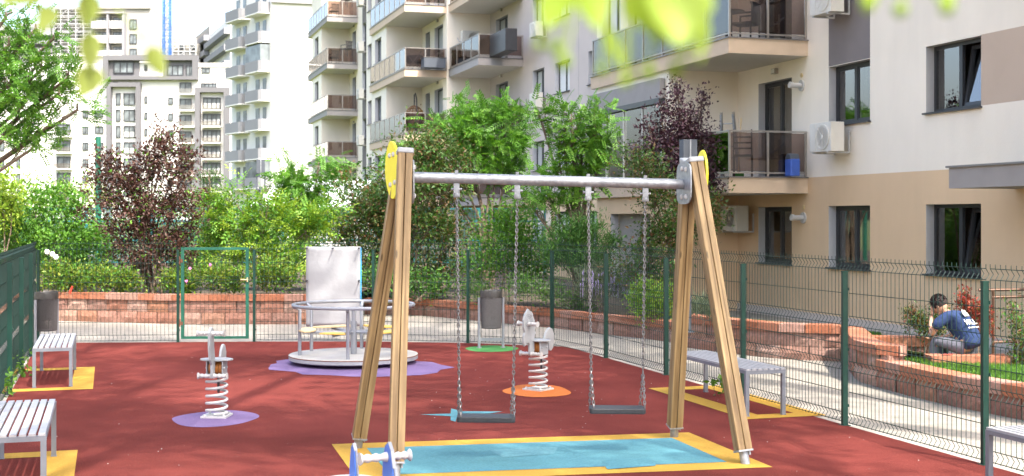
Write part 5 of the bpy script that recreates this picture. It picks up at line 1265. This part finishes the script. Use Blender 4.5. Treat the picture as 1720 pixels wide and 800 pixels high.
# left shrubs
plant('laurel_bush', 'glossy green laurel bush left of the purple tree', 'bush', BP(95, 31, .56), PB_(31, (60, 350, 50, 50), (110, 345, 40, 44), (90, 410, 60, 50), (20, 400, 46, 60), (135, 410, 40, 36), (165, 400, 34, 28), (180, 430, 30, 26)), [('mid', .6), ('fresh', .4)], 9000, .11, .045, stems=5, r0=.02, twigs=230, seed=2, spread=.13)
plant('golden_bush', 'yellow green bush at the left edge behind the mesh fence', 'bush', BP(5, 30, .56), PB_(30, (0, 320, 36, 46), (-30, 360, 50, 60), (20, 350, 24, 40)), 'lime', 4200, .10, .045, stems=3, r0=.02, twigs=90, seed=3)
plant('green_bush', 'dark green bush low behind the left wall between the laurel and the plum stems', 'bush', BP(120, 33, .56), PB_(33, (100, 440, 50, 30), (165, 460, 44, 22), (320, 450, 40, 40)), 'dark', 4500, .09, .04, twigs=90, seed=4)
for i, (a, b, c, d, sd) in enumerate(((110, 470, 44, 18, 5), (190, 472, 44, 16, 6), (372, 470, 44, 18, 7), (455, 462, 42, 28, 8), (300, 480, 26, 10, 9))):
    plant('golden_spirea', 'low golden green spirea ' + ('at the left end of the bed', 'under the plum tree left of its stems', 'seen through the gate', 'right of the gate', 'just right of the plum stems')[i], 'shrub', BP(a, 28.6, .56),
          PB_(28.6, (a, b, c, d), (a - c * .6, b - 14, c * .35, d * .8), (a - c * .1, b - 8, c * .35, d * 1.1), (a + c * .6, b - 6, c * .4, d * .9), (a + c * .4, b + 6, c * .6, d * .6)), [('gold', .55), ('lime', .15), ('mid', .3)], 2600, .075, .036, stems=6, r0=.008, twigs=100, seed=sd, spread=.09, group='golden spirea shrubs', stem_spread=.4, droop=0)
plant('maple_bush', 'bright yellow green spreading bush above and right of the gate', 'bush', BP(440, 30.5, .56), PB_(30.5, (390, 330, 44, 14), (350, 360, 34, 20), (410, 380, 60, 22), (470, 370, 44, 22), (430, 420, 50, 30), (370, 420, 44, 22), (520, 390, 34, 40), (480, 430, 40, 30), (450, 345, 30, 12), (550, 360, 24, 20)), [('lime', .55), ('fresh', .45)], 2000, .10, .040, 'twig', stems=5, r0=.022, twigs=150, seed=10, spread=.09, droop=.15, up=1.3)
plant('conifer', 'narrow dark conifer rising behind the yellow green bush', 'tree', BP(352, 36, .5), PB_(36, (352, 300, 14, 20), (350, 340, 24, 30), (352, 385, 30, 36), (350, 430, 34, 30)), 'dark', 7000, .08, .02, stems=1, r0=.05, twigs=160, seed=11, spread=.09, droop=-.2)
plant('locust_tree', 'small green feathery tree in front of the white shed roof', 'tree', BP(515, 34, .5), PB_(34, (535, 275, 26, 10), (500, 292, 34, 16), (510, 320, 40, 26), (480, 310, 22, 14), (540, 300, 20, 16), (505, 350, 34, 22)), [('mid', .7), ('fresh', .3)], 620, .36, .10, 'pinnate', stems=1, r0=.05, twigs=110, seed=12, spread=.13, droop=.4)
plant('photinia', 'bronze red and dark green photinia behind the left swing legs', 'shrub', BP(600, 31.5, .45), PB_(31.5, (590, 310, 24, 16), (620, 350, 46, 40), (585, 380, 40, 44), (650, 390, 40, 60), (600, 430, 46, 40), (640, 450, 46, 30)), [('photinia', .7), ('dark', .3)], 7800, .10, .045, stems=5, r0=.025, twigs=200, seed=13, spread=.14)
plant('photinia', 'tall bronze green photinia between the left swing legs and the first chain', 'shrub', BP(715, 31, .4), PB_(31, (690, 250, 40, 34), (740, 250, 50, 36), (650, 290, 36, 28), (710, 310, 60, 44), (760, 300, 40, 50), (700, 380, 60, 50), (750, 400, 50, 50), (700, 450, 60, 34), (760, 460, 40, 26)), [('photinia', .6), ('dark', .4)], 12500, .10, .045, stems=7, r0=.03, twigs=330, seed=14, spread=.15, stem_spread=.5)
plant('privet_bush', 'fresh green leafy bush with bare stems behind the grey waste bin', 'bush', BP(850, 28.8, .35), PB_(28.8, (850, 380, 44, 30), (830, 420, 40, 34), (880, 410, 42, 44), (870, 450, 44, 24), (800, 450, 34, 26), (860, 350, 30, 16), (905, 440, 30, 30)), [('fresh', .6), ('mid', .4)], 7600, .085, .038, stems=7, r0=.020, twigs=220, seed=15, spread=.13, bark='bark_pale', stem_spread=.35)
plant('dark_bush', 'dark shaded bush low behind the wall between the left swing legs and the bin', 'bush', BP(700, 29.8, .35), PB_(29.8, (640, 470, 40, 22), (690, 475, 50, 18), (750, 480, 40, 14), (560, 470, 34, 26)), [('mid', .5), ('dark', .5)], 4200, .09, .04, twigs=110, seed=16)
plant('locust_tree', 'feathery green tree above the swing bar between the first two chains', 'tree', BP(820, 33, .4), PB_(33, (800, 195, 42, 22), (850, 195, 44, 16), (770, 225, 40, 26), (830, 230, 54, 26), (868, 236, 18, 20), (800, 270, 44, 24), (850, 282, 36, 20), (740, 210, 24, 12), (700, 260, 50, 14, .6), (770, 180, 14, 10), (730, 300, 40, 18)), [('mid', .6), ('fresh', .4)], 1500, .36, .10, 'pinnate', stems=2, r0=.04, twigs=190, seed=17, spread=.12, droop=.4)
plant('pinnate_tree', 'lighter green layered tree over the swing bar above the third hanger', 'tree', BP(975, 27.5, .35), PB_(27.5, (960, 195, 44, 14), (1000, 210, 34, 22), (948, 232, 28, 18), (975, 250, 40, 24), (1010, 255, 24, 26), (940, 272, 22, 16), (970, 295, 40, 20), (920, 320, 30, 26), (960, 340, 22, 18), (895, 345, 20, 14), (905, 190, 20, 10), (1000, 180, 26, 8)), [('fresh', .7), ('mid', .3)], 1050, .32, .095, 'pinnate', stems=1, r0=.045, twigs=260, seed=18, spread=.11, droop=.3, up=1.2)
plant('juniper', 'green feathery juniper behind the fence between the second and third chains', 'shrub', BP(970, 27, .33), PB_(27, (950, 395, 30, 20), (985, 385, 26, 24), (1015, 410, 24, 16), (960, 430, 44, 26), (1000, 440, 30, 20), (930, 420, 20, 20)), 'juniper', 9500, .10, .016, stems=5, r0=.02, twigs=200, seed=19, spread=.10, droop=-.35)
plant('plum_tree', 'dark plum leaved tree beside the right end of the swing bar', 'tree', BP(1140, 26.3, .3), PB_(26.3, (1140, 165, 14, 26), (1180, 165, 10, 18), (1110, 185, 22, 14), (1155, 200, 40, 22), (1120, 235, 50, 26), (1175, 245, 34, 36), (1090, 215, 22, 12), (1150, 290, 50, 36), (1110, 290, 26, 26), (1190, 310, 26, 30), (1085, 260, 24, 26)), [('plum', 1.0)], 8200, .075, .042, stems=3, r0=.03, twigs=300, seed=20, spread=.09, shell=.5)
plant('photinia', 'bronze tinted bush under the dark plum tree behind the right chains', 'shrub', BP(1090, 25.3, .3), PB_(25.3, (1070, 270, 40, 24), (1100, 320, 40, 40), (1130, 380, 44, 50), (1090, 420, 44, 40), (1060, 455, 40, 24), (1180, 350, 36, 44), (1110, 470, 30, 24)), [('photinia', .6), ('dark', .4)], 9500, .075, .034, stems=5, r0=.022, twigs=260, seed=21, spread=.12)
plant('lavender', 'grey green lavender with pale violet spikes behind the green posts', 'shrub', BP(1010, 26.3, .3), PB_(26.3, (1000, 485, 34, 18), (1040, 480, 30, 18), (1000, 465, 28, 14)), [('grey', 1)], 4200, .10, .012, stems=3, r0=.01, twigs=90, seed=22, spread=.10, droop=-.8)
plant('euonymus', 'bright lime green low shrub behind the fence left of the right swing legs', 'shrub', BP(1100, 24.2, .3), PB_(24.2, (1085, 495, 26, 20), (1115, 505, 28, 20), (1100, 520, 34, 14), (1070, 510, 14, 12)), [('lime', .6), ('fresh', .4)], 2400, .075, .03, stems=4, r0=.01, twigs=90, seed=23, spread=.09)
plant('groundcover', 'mixed low green plants along the top of the low wall', 'plants', BP(900, 26.8, .33), PB_(26.8, (920, 490, 34, 12), (880, 480, 30, 14), (960, 505, 30, 10), (990, 515, 26, 8), (800, 488, 30, 10, 1.5)), [('grey', .4), ('mid', .6)], 3600, .07, .025, stems=3, r0=.008, twigs=120, seed=24, spread=.10)
plant('ornamental_grass', 'pale ornamental grass tuft right of the lamp post', 'grass tuft', BP(1185, 21.4, .5), PB_(21.4, (1182, 522, 16, 12), (1200, 528, 12, 8)), [('grey', 1)], 900, .16, .010, stems=2, r0=.006, twigs=20, seed=25, spread=.06, droop=-.9)
# by the sitting man
plant('barberry', 'bronze green barberry left of the sitting man', 'shrub', BP(1550, 18.3, .25), PB_(18.3, (1540, 535, 18, 20), (1560, 550, 22, 16), (1530, 525, 8, 14), (1575, 545, 14, 20), (1585, 530, 12, 16)), [('barberry', .7), ('dark', .3)], 2600, .045, .02, stems=5, r0=.008, twigs=120, seed=26, spread=.05)
plant('barberry', 'red barberry right behind the sitting man', 'shrub', BP(1635, 18.5, .25), PB_(18.5, (1640, 525, 18, 18), (1620, 510, 10, 16), (1615, 500, 6, 14), (1655, 540, 12, 26)), [('red', .85), ('barberry', .15)], 2200, .045, .02, stems=4, r0=.008, twigs=90, seed=27, spread=.05)
plant('barberry', 'loose green and red barberry cut by the right edge', 'shrub', BP(1712, 17.0, .25), PB_(17.0, (1705, 540, 16, 20), (1718, 580, 22, 34), (1722, 615, 24, 24), (1700, 515, 6, 10)), [('barberry', .5), ('mid', .5)], 2300, .05, .02, stems=5, r0=.008, twigs=110, seed=28, spread=.06)
for i, (px_, py_, s_) in enumerate(((0, 620, 0), (40, 640, 1), (12, 655, 2), (1213, 640, 3))):
    g = G(px_ if i < 3 else px_, (650, 634, 668, 668)[i], .02)
    plant('weed', ('leafy weed at the foot of the left fence nearest the camera', 'leafy weed at the foot of the left fence beside the far bench', 'trailing weed at the foot of the left fence', 'small green weed at the fence behind the right bench')[i], 'weed', (g.x, g.y, .02), [(g.x, g.y, .16, .10, .12, .12), (g.x + .03, g.y, .28, .06, .08, .10)], 'fresh', 60, .07, .04, stems=3, r0=.004, twigs=12, seed=40 + i, spread=.04)
# background greenery beyond the bed
for i, (px_, Y, bl, lf, lab) in enumerate((
    (120, 57, [(100, 330, 50, 22), (150, 320, 46, 22), (60, 320, 40, 26)], 'lime', 'pale yellow green bush in front of the white block far left'),
    (300, 57, [(290, 350, 50, 20), (350, 340, 40, 20), (235, 340, 30, 24)], 'fresh', 'light green bush beyond the teal court fence'),
    (430, 44, [(440, 350, 50, 24), (500, 360, 40, 24), (400, 350, 30, 20)], 'mid', 'mid green bush in front of the white shed'),
    (640, 42, [(600, 330, 34, 26), (650, 320, 40, 34), (690, 330, 30, 40)], 'dark', 'dark green bush under the far grey balconies'),
    (30, 40, [(0, 380, 60, 50), (60, 400, 50, 40)], 'mid', 'green bush at the far left behind the laurel'))):
    plant('background_bush', lab, 'bush', BP(px_, Y, .4), PB_(Y, *bl, *[(b[0], b[1] + 40, b[2], b[3] * 1.4) for b in bl]), lf, 4200, .12, .06, twigs=110, seed=50 + i, spread=.2, r0=.03)
hw_ = MB(); 
# overhanging tree at the left edge
plant('acacia_tree', 'green feathery tree reaching in from the left edge in front of the white block', 'tree', (-11.2, 22.5, 0), PB_(21.5, (15, 70, 40, 20), (60, 45, 30, 14), (90, 62, 22, 8), (70, 110, 34, 22), (20, 130, 50, 24), (115, 125, 26, 16), (100, 150, 44, 20), (40, 170, 50, 26), (130, 180, 24, 16), (20, 215, 46, 22), (85, 205, 30, 16), (55, 245, 30, 16), (-50, 60, 60, 60), (-80, 180, 80, 80), (-130, 20, 100, 90), (10, 25, 20, 14)),
      [('mid', .35), ('fresh', .65)], 3300, .27, .085, 'pinnate', stems=1, r0=.06, twigs=330, seed=30, spread=.10, droop=.35)
# flowers
def flowers(label, pts, m, Y, s=.04):
    r = None; base = W(pts[0][0], pts[0][1], Y); r = empty('flower_group', label, 'flowers', tuple(base))
    for (a, b_) in pts:
        f = MB(); p = W(a, b_, Y) - base
        for k in range(6): t = k * math.pi / 3; f.ball(p + Vector((math.cos(t) * s * .7, 0, math.sin(t) * s * .7)), s * .55, 6, sq=(1, .5, 1))
        f.ball(p, s * .4, 6); f.tube([p, p - Vector((0, -.03, .09))], .003, 4); f.build('blossom', m, r)
flowers('pink blossoms among green leaves seen through the gate', [(319, 451), (353, 445), (307, 469), (313, 472)], 'flower', 28.2, .028)
flowers('white ball shaped blossoms at the left of the bed', [(79, 423), (88, 427), (94, 432)], 'flower_w', 28.4, .05)
def spikes():
    r = empty('lavender_flowers', 'pale violet lavender spikes over the grey green leaves', 'flowers', BP(1010, 26, .3)); b = MB(); rn = random.Random(4); o_ = Vector(BP(1010, 26, .3))
    for i in range(60): p = W(rn.uniform(975, 1060), rn.uniform(455, 480), 26 + rn.uniform(-.3, .3)) - o_; b.tube([p - Vector((0, 0, .25)), p], .003, 3); b.ball(p, .014, 6, sq=(1, 1, 2.6))
    o = b.build('spike', 'lavender', r); o['kind'] = 'stuff'
spikes()
rc = empty('ground_marker', 'small red plastic marker standing in the bed left of the plum stems', 'marker', tuple(W(117, 489, 28.0))); b = MB(); b.tube([(0, 0, -.05), (.06, 0, .10)], .022, 8); b.build('peg', 'redplastic', rc, True)
# lawn blades
def lawn(P, y_off, n, zf, seed, nm):
    rng = np.random.default_rng(seed); pts = np.array([(p.x, p.y) for p in P]); i = rng.integers(0, len(pts) - 1, n); d = pts[i + 1] - pts[i]; nn = np.stack([-d[:, 1], d[:, 0]], 1); nn /= np.linalg.norm(nn, axis=1, keepdims=True) + 1e-9
    t = rng.uniform(*y_off, (n, 1)); xy = pts[i] + d * rng.uniform(0, 1, (n, 1)) + nn * t; z = zf(t[:, 0]); h = rng.uniform(.03, .08, n); a = rng.uniform(0, 6.28, n); w_ = .006
    V = np.zeros((n, 3, 3)); V[:, 0] = np.stack([xy[:, 0] - w_ * np.cos(a), xy[:, 1] - w_ * np.sin(a), z], 1); V[:, 1] = np.stack([xy[:, 0] + w_ * np.cos(a), xy[:, 1] + w_ * np.sin(a), z], 1)
    V[:, 2] = np.stack([xy[:, 0] + rng.normal(0, .02, n), xy[:, 1] + rng.normal(0, .02, n), z + h], 1)
    me = arr_mesh('grass', V.reshape(-1, 3), np.arange(n * 3, dtype=np.int32).reshape(-1, 3), [M['grassblade']]); o = bpy.data.objects.new('grass', me); col.objects.link(o); tag(o, nm, 'grass', kind='stuff')
lawn([p for p in PE if p.y > 12.5], (.30, 1.9), 26000, lambda t: .36 - .09 * t * 0 - (t - .2) * .035, 1, 'short green lawn strip inside the low planter wall')
lawn(PC, (.30, 3.2), 16000, lambda t: .52 - (t - .2) * .115, 2, 'short green lawn between the block wall and the building')

# tall trees outside the frame that dapple the yard, and the linden whose twigs hang in front
def shade_tree(label, base, blobs, n, seed):
    plant('linden_tree', label, 'tree', base, blobs, 'mid', n, .16, .13, stems=1, r0=.16, twigs=240, spread=.42, seed=seed, group='tall lindens around the yard')
for i, (lab, base, bl, n) in enumerate((
    ('tall linden outside the right edge, its shade falls on the far half of the yard', (9.6, 9.5, .05), [(6.4, 9, 12.6, 2.4, 2.4, 1.5), (4.6, 11, 13.2, 2.4, 2.4, 1.4), (6.6, 13.0, 12.8, 2.0, 2.2, 1.2), (2.0, 13.4, 13.6, 2.4, 2.2, 1.3), (5.2, 15.8, 13.4, 2.5, 2.3, 1.3), (3.4, 18.3, 13.6, 2.2, 1.8, 1.1), (5.9, 18.6, 12.8, 1.8, 2.0, 1.2)], 16500),
    ('tall linden behind the right side of the viewpoint', (9.0, 1.5, .05), [(8.2, 1.5, 12.2, 2.5, 2.3, 1.6), (5.4, 4.2, 12.8, 2.5, 2.3, 1.5), (5.8, 7.4, 13.2, 2.4, 2.0, 1.4), (2.8, 1.8, 12.4, 2.4, 2.2, 1.5), (2.6, 6.4, 13.4, 2.4, 2.2, 1.4), (5.6, .2, 12.2, 2.2, 2.0, 1.5)], 16000),
    ('tall linden behind and left of the viewpoint', (-4.2, -1.0, .05), [(-.6, 3.6, 13.0, 2.5, 2.3, 1.5), (-.2, 7.6, 13.4, 2.4, 2.4, 1.4), (-3.0, 6.4, 13.2, 2.4, 2.4, 1.5), (-.8, 11.4, 13.6, 2.5, 2.2, 1.3), (-3.8, 10.2, 13.4, 2.3, 2.2, 1.3), (-2.8, 2.4, 12.6, 2.4, 2.2, 1.6), (.0, -.5, 12.2, 2.2, 2.0, 1.5), (-3.4, 14.2, 13.8, 2.2, 1.8, 1.2), (0.4, 15.4, 13.6, 2.2, 1.8, 1.2), (-2.4, 17.6, 13.8, 2.4, 1.8, 1.2), (.8, 19.2, 13.8, 2.4, 1.8, 1.2), (-4.6, 18.6, 13.8, 2.2, 1.8, 1.2), (3.6, 21.0, 13.6, 2.2, 1.6, 1.1)], 25000))):
    bl = [(b_[0] + 1.85, b_[1] - 2.8, b_[2] + 5, *b_[3:]) for b_ in bl]
    plant('linden_tree', lab, 'tree', (base[0] + 1, base[1] - 2.8, .05), bl, 'mid', n, .17, .14, stems=1, r0=.20, twigs=260, spread=.42, seed=60 + i, group='tall lindens around the yard')

lt = empty('linden_branch', 'out of focus linden twigs with lime green leaves and round buds across the top', 'branch', (.35, .3, 3.1))
LB = Vector((.35, .3, 3.1))
def big_leaf(p, L, Wd, ang, tilt, m, droopy=.3, yaw=0):
    "heart shaped leaf with midrib fold, hanging from its stalk at p"
    n = 10; vs = []; fs = []
    for i in range(n + 1):
        t = i / n; w_ = Wd / 2 * (math.sin(math.pi * min(1, t ** .62)) ** .8) * (1 + .06 * math.sin(i * 2.1)) if 0 < t < 1 else .0005
        z = -droopy * L * t * t; vs += [(-w_, t * L, z + w_ * .25), (0, t * L, z), (w_, t * L, z + w_ * .25)]
    for i in range(n): a = i * 3; fs += [(a, a+1, a+4, a+3), (a+1, a+2, a+5, a+4)]
    b = MB(); b.add(vs, fs); o = b.build('leaf', m, lt, True); Mx = Matrix.Translation(Vector(p) - LB) @ Matrix.Rotation(yaw, 4, 'Z') @ Matrix.Rotation(ang, 4, 'Y') @ Matrix.Rotation(R(-90) + tilt, 4, 'X'); o.matrix_local = Mx
def stalk(pts, r=.0009, m='greenstalk'): b = MB(); b.tube([Vector(p) - LB for p in pts], r, 6); b.build('stalk', LF['linden'], lt, True)
def bud(p, r): b = MB(); b.ball(Vector(p) - LB, r, 10); b.build('bud', LF['linden'], lt, True)
Yl = .72; k = Yl / FPX
ll, ol = LF['linden'], LF['olive']
up_ = lambda a, y=Yl: W(a, -190, y)
for (a, b_, L, Wd, ang, tl, m, yy) in ((1085, -60, .050, .045, R(-28), R(10), ll, .72), (1150, -50, .045, .036, R(8), R(-12), ll, .70), (1045, -60, .030, .03, R(-60), R(0), ll, .74), (950, -40, .032, .020, R(22), R(5), ll, .70), (990, -50, .034, .022, R(-8), R(0), ll, .71),
     (940, -10, .022, .009, R(28), 0, ll, .72), (1015, 40, .030, .0075, R(-22), 0, ll, .73), (1465, -25, .016, .010, R(10), 0, ll, .72), (1590, -20, .013, .008, R(-10), 0, ll, .72), (1180, 20, .028, .009, R(4), 0, ll, .71),
     (90, -60, .05, .035, R(50), 0, ol, 1.0), (150, -10, .03, .022, R(6), R(5), ol, 1.15), (150, 55, .035, .02, R(-4), 0, ol, 1.15), (155, 110, .03, .026, R(14), 0, ol, 1.15), (250, 80, .030, .017, R(-30), 0, ol, 1.15), (85, 10, .026, .020, R(20), 0, ol, 1.2)):
    big_leaf(W(a, b_, yy), L, Wd, ang, tl, m, .15, rn.uniform(-.5, .5) if False else 0)
for (a, b_, r_) in ((933, 80, .0042), (947, 104, .0042), (1058, 131, .0032), (1090, 121, .0042), (1134, 118, .0040), (1012, 118, .0030), (1048, 138, .003), (1512, 17, .0042), (1457, 8, .004), (1590, 14, .0042), (905, 75, .003), (1150, 95, .003), (1107, 70, .003)):
    p = W(a, b_, Yl + random.uniform(-.02, .02)); bud(p, r_)
    top = W(a + (1030 - a) * .25 if a < 1300 else 1510, -60, Yl); stalk([p, p.lerp(top, .5) + Vector((.002, 0, .0)), top])
stalk([W(1040, -60, Yl), W(1060, -250, .70), LB], .0022); stalk([W(1510, -60, Yl), W(1300, -260, .70), LB], .0018); stalk([W(140, -60, 1.15), W(400, -400, .9), LB], .002)
stalk([W(150, -20, 1.15), W(152, 130, 1.15)], .0009); stalk([W(245, 70, 1.15), W(150, -40, 1.15)], .0009)
b = MB(); b.tube([(0, 0, 0), (1.2, -1.2, .4), (3.0, -2.6, .6)], [.008, .025, .05], 8); b.build('bough', 'bark', lt, True)
lt2 = plant('linden_tree', 'linden behind the viewpoint that carries the blurred twigs', 'tree', (4.2, -3.6, 0), [(3.6, -3.4, 6.4, 2.0, 1.8, 1.6), (5.4, -5.0, 6.6, 2.0, 2.0, 1.6), (6.2, -2.0, 6.0, 1.8, 1.8, 1.4)], 'mid', 5000, .14, .11, stems=1, r0=.14, twigs=80, spread=.35, seed=63, group='tall lindens around the yard')
